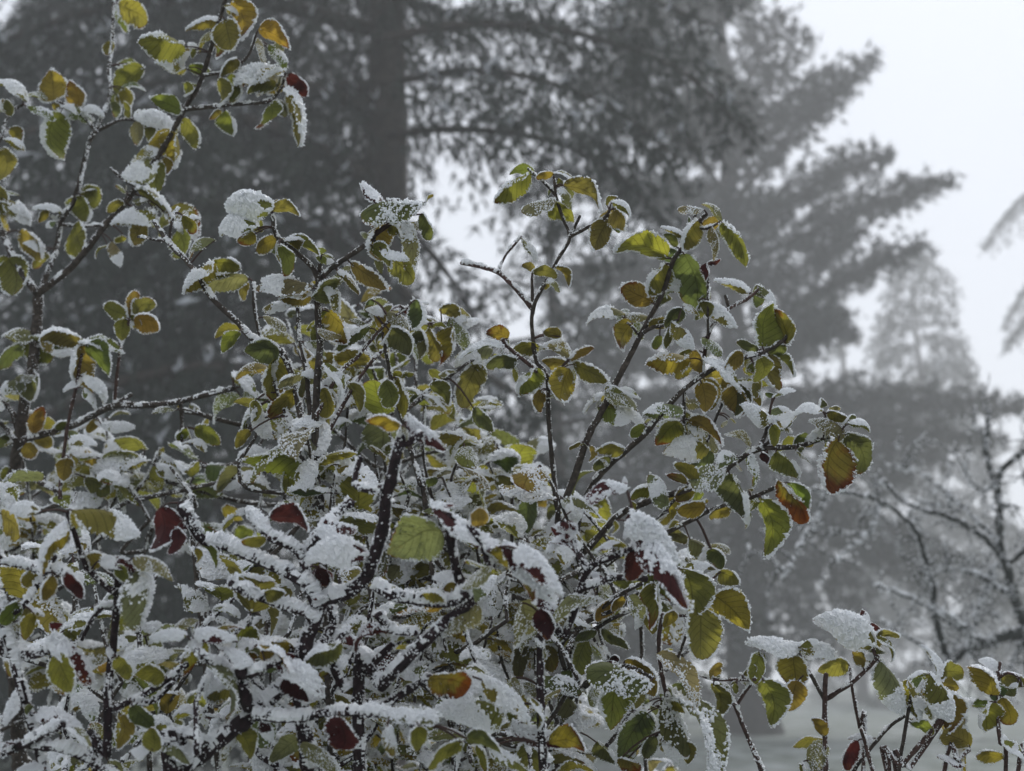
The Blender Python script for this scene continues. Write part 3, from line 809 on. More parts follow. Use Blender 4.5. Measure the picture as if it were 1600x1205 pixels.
    def leaf(s, b3, t3, wr, phi, col, frost, petiole_to=None, extra=False, var=None):
        """blade from b3 to t3 (world), width ratio wr, phi = turn of the upper side away from the viewer"""
        a = t3 - b3; ln = np.linalg.norm(a)
        if ln < 1e-4: return
        a = a / ln
        view = norm(CPN - (b3 + t3) / 2)
        s0 = norm(np.cross(a, view)); n0 = np.cross(s0, a); n0 = n0 if n0 @ view > 0 else -n0
        if s0[2] < 0 : s0 = -s0
        n = norm(math.cos(phi) * n0 + math.sin(phi) * s0)
        y = np.cross(n, a)
        vi = rng.integers(len(VAR)) if var is None else var
        me = LEAF[vi][rng.integers(2)]
        M = Matrix(((a[0] * ln, y[0] * ln * wr / 0.58, n[0] * ln, b3[0]), (a[1] * ln, y[1] * ln * wr / 0.58, n[1] * ln, b3[1]), (a[2] * ln, y[2] * ln * wr / 0.58, n[2] * ln, b3[2]), (0, 0, 0, 1)))
        c = np.array(COLR[col]); c = c * np.array([*(1 + 0.10 * rng.standard_normal(3) * np.array([1, 0.5, 0.6])), 1]); c[:3] *= rng.uniform(0.84, 1.14); c[2] *= 1.2; c[3] += 0.12 * rng.standard_normal()
        o = link('leaf', me, s.root, M)
        o.color = tuple(np.clip(c, 0, 1))
        tag(link('frost', FROST[frost][vi], o), kind='stuff')
        if petiole_to is not None:
            e = petiole_to; v = b3 - e; pl = np.linalg.norm(v)
            if pl > 0.002:
                P = e + v * pet_t[:, None] + np.array([0, 0, 1.0]) * (0.10 * pl * np.sin(np.pi * pet_t))[:, None]
                P[-1] += a * 0.001
                rad = np.linspace(0.0011, 0.0007, 5) * (1.25 if pl > 0.03 else 1)
                V, Q, T = tube(P, rad, 4)
                Vl = (np.array(M.inverted()) @ np.hstack([V, np.ones((len(V), 1))]).T).T[:, :3]
                link('petiole', mk_mesh('petiole', Vl, Q, T, True, 'bark_red'), o)
        s.nleaf += 1

    def traced(s, ox, oy, sc, data, dd=0.0):
        for row in data.split(';'):
            f = row.split()
            if not f: continue
            bx, by, tx, ty = [float(v) for v in f[:4]]
            bx, tx = ox + bx / sc, ox + tx / sc; by, ty = oy + by / sc, oy + ty / sc
            wr = float(f[4]); ty_, col = f[5][0], f[5][1]
            i, q = s.nearest(bx, by)
            dep = s.d + dd + rng.uniform(-0.05, 0.05); pt = None
            if i is not None and q < 70:
                dep = s.px[i, 2] - rng.uniform(-0.010, 0.022); pt = s.P3[i]
            elif i is not None and q < 160:
                pt = s.P3[i]; dep = s.px[i, 2] - rng.uniform(-0.02, 0.02)
            if i is not None and 10 < q < 80:        # short stalks: bring the blade nearer to its twig
                sh = min(q - 8, 16) / q
                mx_, my_ = (s.px[i, 0] - bx) * sh, (s.px[i, 1] - by) * sh
                bx += mx_; by += my_; tx += mx_ * 0.6; ty += my_ * 0.6
            b3 = np.array(at(bx, by, dep))
            l2 = math.hypot(tx - bx, ty - by) * dep / FPX
            tilt = float(np.clip(rng.normal(0.0, 0.3), -0.5, 0.5))
            t3 = np.array(at(tx, ty, dep + l2 * math.tan(tilt)))
            phi = {'U': R(136), 'E': R(102), 'T': R(54)}[ty_] + rng.normal(0, R(9))
            fk = {'U': 'medium', 'E': 'heavy', 'T': 'heavy'}[ty_]
            if ty_ == 'U' and col != 'r' and rng.random() < 0.6: fk = 'heavy'
            if col == 'p': fk = 'light' if rng.random() < 0.65 else 'medium'
            if ty_ == 'T' and col == 'd': fk = 'medium'
            var = None
            if ty_ == 'E': var = int(rng.choice([2, 4, 1, 7])); wr = max(wr, 0.5)
            if ty_ == 'T': wr = max(wr, 0.42) if s.bark != 'bark_dark' else max(0.32, wr * 0.82)
            t3 = b3 + (t3 - b3) * 1.10; wr *= 1.06
            if ty_ == 'T' and fk == 'heavy' and rng.random() < 0.2: fk = 'medium'
            s.leaf(b3, t3, wr, phi, col, fk, pt, var=var)
            if rng.random() < s.pairs:          # its neighbour on the same node, a little further back
                ang = rng.choice([-1, 1]) * rng.uniform(0.7, 2.2)
                vx, vy = tx - bx, ty - by
                wx, wy = vx * math.cos(ang) - vy * math.sin(ang), vx * math.sin(ang) + vy * math.cos(ang)
                k2 = min(1.0, 48 / math.hypot(wx, wy)) * rng.uniform(0.65, 1.05)
                if wy < -20: wy *= 0.4
                d2 = dep + rng.uniform(0.008, 0.035)
                b4 = np.array(at(bx + rng.uniform(-7, 7), by + rng.uniform(-4, 8), d2))
                t4 = np.array(at(bx + wx * k2, by + wy * k2, d2 + rng.uniform(-0.01, 0.02)))
                ph2 = rng.choice([R(138), R(130), R(100), R(60)]) + rng.normal(0, R(12))
                s.leaf(b4, t4, rng.uniform(0.5, 0.8), ph2, 'gGydp'[rng.integers(5)] if col != 'r' else 'r', rng.choice(['heavy', 'heavy', 'medium', 'light']), pt)

    def sprig(s, p, d, ln, npairs, size, colours, rime=0.45, r=0.0022):
        """a leafy shoot growing from world point p"""
        if len(s.P3):
            dv = s.P3 - p; ds = np.linalg.norm(dv, axis=1) + np.where(dv[:, 2] > -0.03, 5, 0)
            j = int(np.argmin(ds)); e = s.P3[j]
            mid = (e + p) / 2 + np.array([0, 0, -0.02]) + 0.02 * rng.standard_normal(3)
            s.make(np.array([e, mid, p]), r * 1.4, r, rime * 0.6)
        n = 5; P = [p]
        for _ in range(n):
            d = norm(d + 0.14 * rng.standard_normal(3)); P.append(P[-1] + d * ln / n)
        P = np.array(P)
        s.make(P, r, r * 0.6, rime)
        L = spline(P, 0.006)
        for k in range(npairs):
            f = 1 - 0.62 * k / max(1, npairs)
            i = min(len(L) - 1, int(f * (len(L) - 1)))
            tg = norm(L[i] - L[max(0, i - 3)])
            az = rng.uniform(0, 6.28) if k == 0 else az + 1.57
            q1 = norm(np.cross(tg, [0.3, 0.9, 0.2])); q2 = np.cross(tg, q1)
            for sg in (0, np.pi):
                if rng.random() < 0.14: continue
                o = math.cos(az + sg) * q1 + math.sin(az + sg) * q2
                dirn = norm(o + tg * rng.uniform(0.0, 0.6) + np.array([0, 0, rng.uniform(-0.75, 0.1)]))
                lf = size * rng.uniform(0.7, 1.25)
                b3 = L[i] + norm(o) * 0.008; t3 = b3 + dirn * lf
                # turn: upper side to the sky
                view = norm(CPN - b3); s0 = norm(np.cross(dirn, view)); n0 = np.cross(s0, dirn); n0 = n0 if n0 @ view > 0 else -n0
                if s0[2] < 0: s0 = -s0
                phi = math.atan2(s0[2], n0[2]) + rng.normal(0, 0.25)
                c = colours[rng.integers(len(colours))]
                s.leaf(b3, t3, rng.uniform(0.5, 0.78), phi, c, rng.choice(['heavy', 'heavy', 'medium', 'medium', 'light']), L[i])

gA = at(40, 1205, 1.95); gB = at(760, 1205, 1.6); gC = at(400, 1205, 1.25); gD = at(1390, 1205, 1.5)
A = Shrub('leafy_shrub', 'tall frosted shrub at the left edge reaching the top corner', 1.80, (gA.x, gA.y, 0), 'bark')
H = Shrub('leafy_shrub', 'frosted shrub left of centre with one straight dark upright stem', 1.42, (at(560, 1205, 1.6).x, gB.y, 0), 'bark')
B = Shrub('leafy_shrub', 'frosted shrub right of centre with long diagonal dark stems and olive leaves', 1.42, (gB.x, gB.y, 0), 'bark')
C = Shrub('rimed_shrub', 'nearest shrub with thick white rime and dark red leaves at lower left', 1.12, (gC.x, gC.y, 0), 'bark_dark')
D = Shrub('leafy_shrub', 'low frosted shrub with yellowing leaves in the lower right corner', 1.42, (gD.x, gD.y, 0), 'bark_red')

C.pairs = 0.2; B.pairs = 0.75; H.pairs = 0.75; A.pairs = 0.5; D.pairs = 0.7
# ---- stems and branches (traced from thick end to tip)
A.branch([(14, 830), (18, 763), (31, 687), (38, 631), (52, 568), (57, 519), (60, 460)], 13, 8, (0, 0), 0.25, True)
A.branch([(60, 460), (45, 443), (20, 400), (0, 355), (-15, 300)], 7, 4, (0, 0.05), 0.5)
A.branch([(60, 458), (85, 440), (112, 418), (140, 385), (167, 349), (195, 317), (213, 293), (240, 255), (261, 223), (289, 171), (314, 129), (335, 56), (349, 10), (356, -20)], 6.5, 3, (0, -0.12), 0.3)
A.branch([(289, 171), (320, 168), (375, 163), (418, 160), (438, 140), (445, 120)], 4, 2.2, (0, -0.05), 0.35)
A.branch([(318, 118), (349, 112), (384, 91), (401, 52)], 3, 2, (0, -0.06), 0.3)
A.branch([(64, 452), (84, 401), (94, 349), (112, 320), (122, 290), (139, 223), (150, 206), (171, 153), (171, 105), (176, 50), (178, 0), (179, -20)], 4.5, 2.6, (0, 0.1), 0.6)
A.branch([(150, 206), (188, 188), (222, 190)], 3.2, 2, (0, -0.04), 0.35)
A.branch([(150, 206), (132, 185), (101, 164), (85, 155)], 3, 2, (0, 0.03), 0.35)
A.branch([(-10, 240), (2, 215), (14, 178), (35, 164)], 3, 2, (0, 0), 0.4)
A.branch([(98, 352), (130, 354), (157, 352)], 3, 2, (0, 0), 0.6)
A.branch([(213, 293), (185, 275), (172, 262)], 2.6, 1.8, (0, 0), 0.4)
A.branch([(31, 690), (60, 680), (105, 669), (140, 652), (178, 634), (220, 633), (262, 631), (314, 620), (366, 607)], 6.5, 3.6, (0, -0.15), 0.45)
A.branch([(178, 632), (185, 561), (192, 530), (201, 503)], 3, 2.2, (0, -0.04), 0.3, bark='bark_red')
A.branch([(180, 632), (206, 617)], 3.4, 3, (0, 0), 0.5)
A.branch([(282, 632), (284, 660), (284, 690)], 3, 2.4, (0, 0), 0.2)
A.branch([(94, 780), (96, 740), (105, 669), (118, 607), (129, 544)], 3.4, 2.4, (-0.1, -0.1), 0.25, bark='bark_red', snap=False)
A.branch([(24, 650), (8, 632), (-10, 622)], 4, 4, (0, 0), 0.4)
A.branch([(24, 688), (8, 668), (-10, 652)], 4, 4, (0, 0), 0.4)
A.branch([(20, 735), (31, 739), (87, 767), (101, 788), (140, 815)], 5, 4, (0, -0.1), 0.7)
A.branch([(140, 815), (190, 790), (230, 745), (250, 700)], 4, 2.2, (0, 0.05), 0.5)
A.branch([(100, 785), (60, 800), (20, 805)], 4, 3, (0, 0.05), 0.6)

B.branch([(870, 1180), (880, 1100), (886, 1045), (905, 985), (912, 930), (905, 870), (895, 820)], 10, 7, (0.05, 0.06), 0.3, True)
H.branch([(503, 840), (501, 809), (494, 746), (492, 678), (495, 609), (499, 539), (496, 500), (495, 462)], 8, 5.5, (-0.04, -0.05), 0.22, True)
H.branch([(495, 470), (497, 440), (490, 420), (465, 395), (432, 368), (427, 345), (425, 335)], 5, 3, (0, -0.03), 0.35)
H.branch([(497, 440), (512, 424), (545, 400), (575, 379), (585, 370)], 4.5, 4, (0, -0.05), 0.3)
H.branch([(499, 425), (501, 405)], 3.5, 3, (0, 0), 0.4)
H.branch([(492, 690), (481, 619), (478, 574), (467, 525), (464, 473), (462, 440)], 5, 3.4, (0, 0.03), 0.3)
H.branch([(490, 720), (470, 650), (457, 590), (439, 549), (397, 530), (373, 505), (331, 464), (303, 420), (265, 380), (240, 345)], 7, 3.5, (0.05, 0.14), 0.5)
H.branch([(265, 380), (268, 349), (278, 325)], 3.2, 2.2, (0, 0), 0.4)
H.branch([(262, 378), (240, 375), (215, 370)], 2.6, 2, (0, 0), 0.4)
H.branch([(670, 830), (658, 757), (640, 690), (627, 645), (614, 602), (603, 549), (598, 520)], 5.5, 3, (0.05, 0.0), 0.3, True)
H.branch([(500, 790), (475, 720), (450, 650), (430, 600), (400, 500), (395, 440)], 4, 2.5, (0.1, 0.18), 0.8)
H.branch([(627, 650), (660, 620), (700, 590), (735, 565), (745, 560)], 4, 2.5, (0.02, 0.1), 0.3)
H.branch([(494, 650), (530, 584), (558, 560), (575, 539), (610, 500), (640, 480)], 4, 2.4, (0.05, 0.1), 0.4, bark='bark_red')
H.branch([(510, 680), (558, 595), (593, 553), (650, 510), (700, 505)], 4, 2.4, (0.05, 0.1), 0.55, bark='bark_red')
B.branch([(905, 890), (888, 850), (870, 800), (864, 739), (857, 658), (855, 589), (839, 568), (832, 529), (832, 484), (853, 439), (874, 400), (890, 371), (881, 345), (869, 306), (866, 280)], 5.5, 2.6, (0.08, 0.02), 0.28)
B.branch([(890, 371), (898, 355), (906, 338)], 3, 2.6, (0, 0), 0.35)
B.branch([(890, 371), (920, 355), (944, 341), (952, 330)], 3.4, 2.4, (0, -0.03), 0.3)
B.branch([(869, 306), (850, 285), (825, 264)], 2.8, 2.0, (0, 0.02), 0.35)
B.branch([(832, 484), (822, 470), (800, 445), (778, 426), (750, 417), (720, 411)], 4.4, 3.4, (0, 0.05), 0.6, bark='bark_red')
B.branch([(778, 426), (787, 404), (801, 385), (815, 369)], 2.6, 1.8, (0, 0.0), 0.6, bark='bark_red')
B.branch([(832, 484), (831, 435)], 3.4, 2.6, (0, 0), 0.3)
B.branch([(850, 590), (825, 568), (800, 548), (785, 532)], 4.6, 3, (0, -0.06), 0.5, bark='bark_red')
B.branch([(855, 592), (871, 583)], 3.2, 2.8, (0, 0), 0.3)
B.branch([(896, 830), (872, 815), (881, 788), (900, 740), (919, 684), (934, 655), (965, 596), (1003, 522), (1035, 460), (1052, 407), (1063, 393), (1087, 355), (1104, 334)], 7.5, 3.4, (0.0, -0.06), 0.22)
B.branch([(1003, 522), (1020, 512), (1042, 508), (1060, 500)], 4, 2.4, (0, -0.04), 0.3)
B.branch([(1082, 362), (1087, 331)], 3.4, 2.8, (0, 0), 0.4)
B.branch([(1087, 355), (1104, 358), (1120, 350)], 2.6, 2, (0, -0.03), 0.4)
B.branch([(1000, 527), (988, 512), (975, 500)], 2.6, 2, (0, 0), 0.3)
B.branch([(900, 835), (910, 790), (940, 739), (1006, 680), (1024, 658), (1059, 617), (1101, 585), (1136, 568), (1195, 550), (1223, 533), (1235, 520)], 6.5, 3, (0.06, -0.02), 0.4)
B.branch([(1095, 590), (1108, 519), (1139, 484), (1164, 470), (1185, 453)], 4, 2.6, (0, 0.05), 0.45, bark='bark_red')
B.branch([(1139, 484), (1133, 462)], 3, 2.8, (0, 0), 0.3)
B.branch([(1106, 530), (1106, 470), (1106, 418)], 3, 2, (0, -0.02), 0.3)
B.branch([(1069, 612), (1069, 650), (1071, 700)], 3.2, 2.4, (0, 0.05), 0.3)
B.branch([(1105, 690), (1118, 656), (1132, 621), (1140, 600)], 2.8, 2.4, (0.03, 0.03), 0.3)
B.branch([(905, 870), (930, 845), (960, 812), (992, 792), (1076, 764), (1125, 739), (1153, 718), (1188, 701), (1243, 698), (1289, 684), (1313, 680)], 6.5, 3.6, (0.04, -0.12), 0.38)
B.branch([(1186, 702), (1195, 680), (1200, 662)], 4, 3, (0, 0), 0.3)
B.branch([(1190, 700), (1209, 684)], 3, 2.6, (0, -0.02), 0.3)
B.branch([(1287, 686), (1290, 665), (1290, 650)], 3, 2, (0, 0), 0.3)
B.branch([(911, 915), (950, 880), (1000, 850), (1059, 823), (1118, 795), (1174, 778), (1216, 760)], 5, 3, (0.06, -0.03), 0.35)
B.branch([(1020, 826), (1035, 805), (1055, 780), (1060, 770)], 3.6, 2.6, (0.03, 0), 0.3)
B.branch([(884, 1050), (876, 1009), (912, 974), (960, 935), (1007, 910), (1040, 895)], 5, 3, (0, -0.1), 0.35)
B.branch([(900, 1005), (926, 985), (960, 965), (993, 953), (1020, 955)], 4.4, 3, (0, -0.08), 0.3)
B.branch([(993, 953), (1040, 962), (1080, 962)], 3.2, 2.4, (0, -0.05), 0.5, bark='bark_red')
B.branch([(1035, 960), (1030, 1010), (1040, 1080), (1050, 1140)], 4, 3.4, (-0.02, 0.0), 0.8, bark='bark_red')
B.branch([(1080, 965), (1070, 1000), (1058, 1030)], 2.8, 2.4, (0, 0), 0.3)
B.branch([(880, 1100), (930, 1060), (975, 1040), (1020, 1060)], 5, 3, (0, -0.15), 0.3)
B.branch([(875, 1140), (860, 1100), (850, 1080), (840, 1070)], 4, 3, (0, -0.1), 0.3)
B.branch([(870, 1180), (800, 1150), (740, 1150), (735, 1190)], 5, 3, (0, -0.25), 0.3)

C.branch([(470, 1130), (473, 1018), (491, 966), (505, 935), (540, 925), (567, 905), (578, 879), (595, 827), (602, 774), (609, 753), (620, 705), (634, 670)], 15, 9, (0.02, -0.03), 0.75, True)
C.branch([(622, 695), (640, 690), (658, 678)], 8, 6, (0, 0), 0.5)
C.branch([(588, 916), (610, 930), (644, 937), (696, 942), (728, 931)], 10, 8, (0, -0.04), 1.1)
C.branch([(650, 1010), (700, 970), (735, 942), (724, 921), (707, 865), (703, 823), (700, 805)], 10, 7, (0, -0.06), 0.3)
C.branch([(705, 830), (718, 818), (738, 830), (752, 850), (763, 882)], 6, 5, (0, -0.03), 0.8)
C.branch([(560, 1110), (598, 1069), (647, 1020), (696, 974)], 12, 9, (0.03, -0.05), 0.7, True)
C.branch([(575, 1115), (598, 1104), (635, 1080), (672, 1059)], 9, 6, (0, -0.06), 0.55)
C.branch([(560, 1060), (600, 1020), (640, 985)], 8, 6, (-0.02, -0.04), 0.6)
C.branch([(270, 1230), (296, 1193), (353, 1147), (392, 1119), (441, 1073), (470, 1040)], 18, 12, (-0.03, 0.0), 0.6, True)
C.branch([(392, 1115), (384, 1085), (379, 1062), (377, 1050)], 12, 9, (0, -0.03), 0.5)
C.branch([(377, 1060), (350, 1045), (317, 1027), (300, 1006)], 8, 6, (0, -0.02), 1.0)
C.branch([(379, 1062), (398, 1050), (416, 1041), (440, 1030)], 8, 6, (0, -0.02), 1.0)
C.branch([(400, 1118), (430, 1122), (459, 1122), (529, 1112), (598, 1115), (647, 1133)], 9, 6, (0, -0.05), 1.0)
C.branch([(160, 1240), (168, 1179), (169, 1097), (176, 1027), (182, 956), (185, 905)], 9, 6, (0.0, -0.02), 0.3, True)
C.branch([(181, 927), (160, 912), (141, 893), (131, 875), (105, 800)], 6.5, 4, (0, -0.02), 0.4)
C.branch([(181, 1107), (210, 1092), (240, 1076), (261, 1062), (293, 1038)], 6.5, 5, (0, 0.04), 0.4)
C.branch([(178, 945), (160, 948), (140, 975), (128, 1000)], 5, 3.5, (0, 0.03), 0.5)
C.branch([(-20, 1015), (0, 1020), (53, 1023), (95, 1009)], 8, 6, (0, -0.02), 0.9, True)
C.branch([(-20, 880), (0, 879), (39, 886), (70, 893), (95, 893), (120, 914)], 7.5, 5, (0, -0.05), 1.0, True)
C.branch([(-10, 980), (10, 965), (35, 949), (55, 920), (71, 896), (85, 870)], 7, 5, (0, 0), 0.8)
C.branch([(494, 945), (480, 915), (466, 903), (423, 882), (353, 851), (317, 843), (295, 810), (282, 787)], 12, 8, (0, 0.0), 1.2)
C.branch([(478, 905), (473, 872), (455, 854), (423, 840), (405, 820), (388, 798)], 9, 7, (0, 0.02), 1.1)
C.branch([(473, 870), (504, 833), (529, 801), (550, 785)], 10, 8, (0, 0.02), 1.0)
C.branch([(488, 970), (476, 956), (423, 939), (385, 925), (360, 912)], 9, 7, (0, -0.03), 1.2)
C.branch([(-20, 1185), (0, 1179), (53, 1157), (99, 1133)], 8, 6, (0, -0.03), 0.9, True)
C.branch([(46, 1164), (106, 1172), (155, 1196), (180, 1215)], 8, 6, (0, 0), 0.9)
C.branch([(840, 1060), (880, 990), (905, 921), (919, 889), (960, 868), (1000, 851), (1008, 840)], 8, 5, (0.05, 0.0), 0.45, True)
C.branch([(915, 892), (907, 870), (898, 851), (887, 826), (878, 815)], 6, 4.5, (0, 0), 0.7)
C.branch([(908, 921), (926, 915), (961, 903), (1010, 905)], 7, 5, (0, 0), 0.6)
C.branch([(985, 858), (992, 838), (993, 822)], 4, 3.5, (0, 0), 0.5)
C.branch([(606, 760), (575, 765), (553, 753), (564, 715)], 6, 5, (0, 0.02), 0.7)
C.branch([(455, 1075), (470, 1050), (500, 1010), (520, 975), (515, 950)], 9, 7, (0, 0.03), 0.9)
C.branch([(540, 1080), (520, 1040), (530, 1000), (545, 985)], 8, 6, (0.03, 0.0), 1.0)
C.branch([(330, 1165), (300, 1150), (265, 1150), (235, 1165)], 7, 5, (0, -0.03), 0.9)
C.branch([(590, 960), (610, 985), (650, 990)], 7, 5, (0, -0.02), 1.0)

D.branch([(1290, 1260), (1291, 1203), (1289, 1094), (1291, 1053)], 5, 4, (0, 0), 0.22, True)
D.branch([(1289, 1094), (1275, 1068), (1261, 1045), (1247, 1020)], 4, 3, (0, -0.03), 0.3, bark='bark')
D.branch([(1289, 1094), (1308, 1082), (1328, 1069), (1360, 1041), (1372, 1025)], 4.2, 3, (0, -0.04), 0.3)
D.branch([(1350, 1180), (1342, 1136), (1332, 1080), (1328, 1045)], 3.6, 2.6, (0.05, 0.05), 0.6, True)
D.branch([(1400, 1260), (1404, 1203), (1413, 1150), (1420, 1108), (1425, 1080)], 4, 3, (0, 0), 0.25, True, bark='bark')
D.branch([(1390, 1230), (1409, 1196), (1466, 1126), (1475, 1105)], 4.4, 3.4, (0, -0.02), 0.35, True)
D.branch([(1405, 1240), (1423, 1203), (1473, 1126), (1480, 1090), (1455, 1055)], 4.4, 3, (0.03, 0.0), 0.4, True)
D.branch([(1572, 1260), (1564, 1157), (1561, 1100), (1561, 1055), (1563, 1035)], 4, 2.6, (0, 0), 0.4, True)
D.branch([(1330, 1215), (1339, 1196), (1385, 1140), (1413, 1119)], 3.6, 2.8, (0.06, 0.02), 0.4, bark='bark')
D.branch([(1372, 1230), (1363, 1203), (1353, 1164), (1345, 1140)], 3.6, 2.8, (0.02, 0), 0.5)
D.branch([(1210, 1260), (1191, 1203), (1166, 1147), (1145, 1097), (1138, 1080)], 4.6, 3, (0, 0), 0.65, True)
D.branch([(1150, 1105), (1165, 1080), (1180, 1062), (1194, 1052)], 3, 2.2, (0, -0.02), 0.4)
D.branch([(1180, 1062), (1150, 1062), (1116, 1062), (1081, 1050)], 3.2, 2.4, (0, 0.02), 0.6)
D.branch([(1395, 1240), (1390, 1203), (1388, 1179), (1377, 1168)], 3.4, 3, (0, 0), 0.5)
D.branch([(1470, 1240), (1497, 1189), (1515, 1172)], 4, 3, (0, 0), 0.5, True)
D.branch([(1585, 1240), (1592, 1195), (1603, 1165), (1610, 1140)], 4, 3, (0, 0), 0.4, True)
D.branch([(1561, 1060), (1575, 1052), (1592, 1058)], 2.6, 2, (0, -0.02), 0.4)
D.branch([(1370, 1030), (1360, 1000), (1354, 975), (1353, 962)], 3, 2.6, (0, 0), 0.5)

# ---- traced leaves:  base x y, tip x y, width ratio, view+colour
A.traced(0, 0, 2.868, """545 20 660 90 .6 Uy;480 190 490 245 .7 Ug;785 200 615 180 .62 UG;985 95 845 125 .4 Ey;1085 0 1130 155 .7 Uo;1170 120 1300 195 .6 Uo;
1050 108 1055 225 .9 UG;960 120 990 250 .6 Uo;1190 190 1190 275 .6 Tp;1250 210 1300 300 .5 Tg;1060 260 990 330 .6 Ug;1280 300 1075 370 .5 Ey;1240 380 1115 395 .55 Ug;
1310 320 1375 415 .6 Ur;1285 400 1350 630 .45 Eg;1215 460 1210 570 .95 Uo;975 350 1000 465 .6 Ug;1030 345 1060 460 .6 Ug;990 495 940 530 .7 Uo;1005 500 1045 595 .75 Ug;
800 290 905 310 .5 Ug;790 290 690 270 .6 Eg;830 210 830 250 .7 Uy;790 340 815 415 .5 Uy;690 305 545 415 .6 UG;600 400 625 475 .9 Uy;810 500 690 440 .65 Ug;560 430 545 525 .5 Up;
600 500 780 570 .5 Tg;620 530 620 640 .6 Up;690 590 700 650 .8 Ug;820 530 880 650 .5 Ug;780 590 780 740 .55 Uy;720 680 590 690 .4 Tg;720 740 570 790 .7 Tp;730 740 700 870 .65 Uy;
745 720 765 780 .6 Uo;380 840 450 910 .7 Ug;400 900 400 1000 .9 Ug;235 450 235 330 1.0 UY;360 450 355 360 .9 Uo;150 440 30 355 .5 Eg;250 545 230 715 .82 UG;380 490 290 475 .5 Eg;
380 490 455 500 .5 Eg;150 490 250 540 .45 Tg;230 470 260 510 .6 Uo;70 590 120 640 .7 Uo;30 640 100 670 .6 Eg;30 670 50 800 .7 Uy;0 800 45 870 .8 Uy;0 410 35 490 .6 Ug;
50 900 150 990 .5 Eg;0 880 130 970 .45 Eg;270 950 160 930 .45 Eg;130 1020 200 1140 .6 Ug;160 1100 90 1085 .6 Eg;330 1010 360 1130 .9 Uy;650 880 770 960 .6 Eg;740 980 545 1010 .4 Ey;
800 960 900 1050 .8 To;690 1010 620 1100 .8 Uy;800 1020 820 1140 .8 Ug;520 880 480 920 .8 Ug;560 860 520 830 .6 Ep;600 910 660 900 .5 Ep;540 1110 560 1200 .45 Tp;600 1090 540 1100 .6 Uy;
20 460 -40 470 .6 Ug;1010 20 1060 60 .6 Eg;30 1150 -20 1205 .7 Ug;170 920 150 980 .6 Uy;240 1000 200 1010 .5 Tp""")
A.traced(0, 380, 2.868, """60 440 200 500 .85 Ug;180 420 30 410 .4 Ep;0 90 50 230 .95 Ug;340 420 185 390 .55 Ug;350 410 525 450 .45 Tg;365 460 345 640 .6 Uy;400 450 500 570 .8 Ug;200 430 325 490 .45 Tg;
260 470 300 510 .7 Uo;560 340 540 430 .7 Uy;560 300 470 270 .7 Ug;590 300 600 205 .7 Uy;640 310 680 240 .8 Ug;640 330 735 360 .7 UY;600 280 640 340 .8 UG;150 850 180 740 .7 Uo;130 610 140 700 .9 Ud;170 600 80 610 .5 Tp;
400 600 490 690 .5 Tg;420 660 470 720 .5 Tg;1110 730 965 800 .5 Tp;920 830 1010 890 .6 Uy;480 860 600 850 .45 Tg;630 960 400 1040 .4 Eg;340 970 300 1060 .8 Uy;430 1060 510 1120 .7 Ug;640 1060 540 1180 .8 Tp;
30 860 -10 900 .9 Ud;110 900 160 960 .6 Uo;0 980 30 1080 .7 Uy;250 880 330 870 .4 Tg;240 830 300 780 .6 Ug;440 800 400 850 .7 Uy;320 880 420 900 .5 Tg;780 750 690 760 .4 Ep;850 720 900 750 .6 Tp;830 830 800 880 .7 Uy;
960 960 860 900 .5 Tg;720 950 800 1000 .5 Tg;700 1000 820 1040 .45 Tg;1040 540 1140 650 .6 Tg;1150 650 1190 720 .8 Tp;100 600 0 660 .5 Tp""")

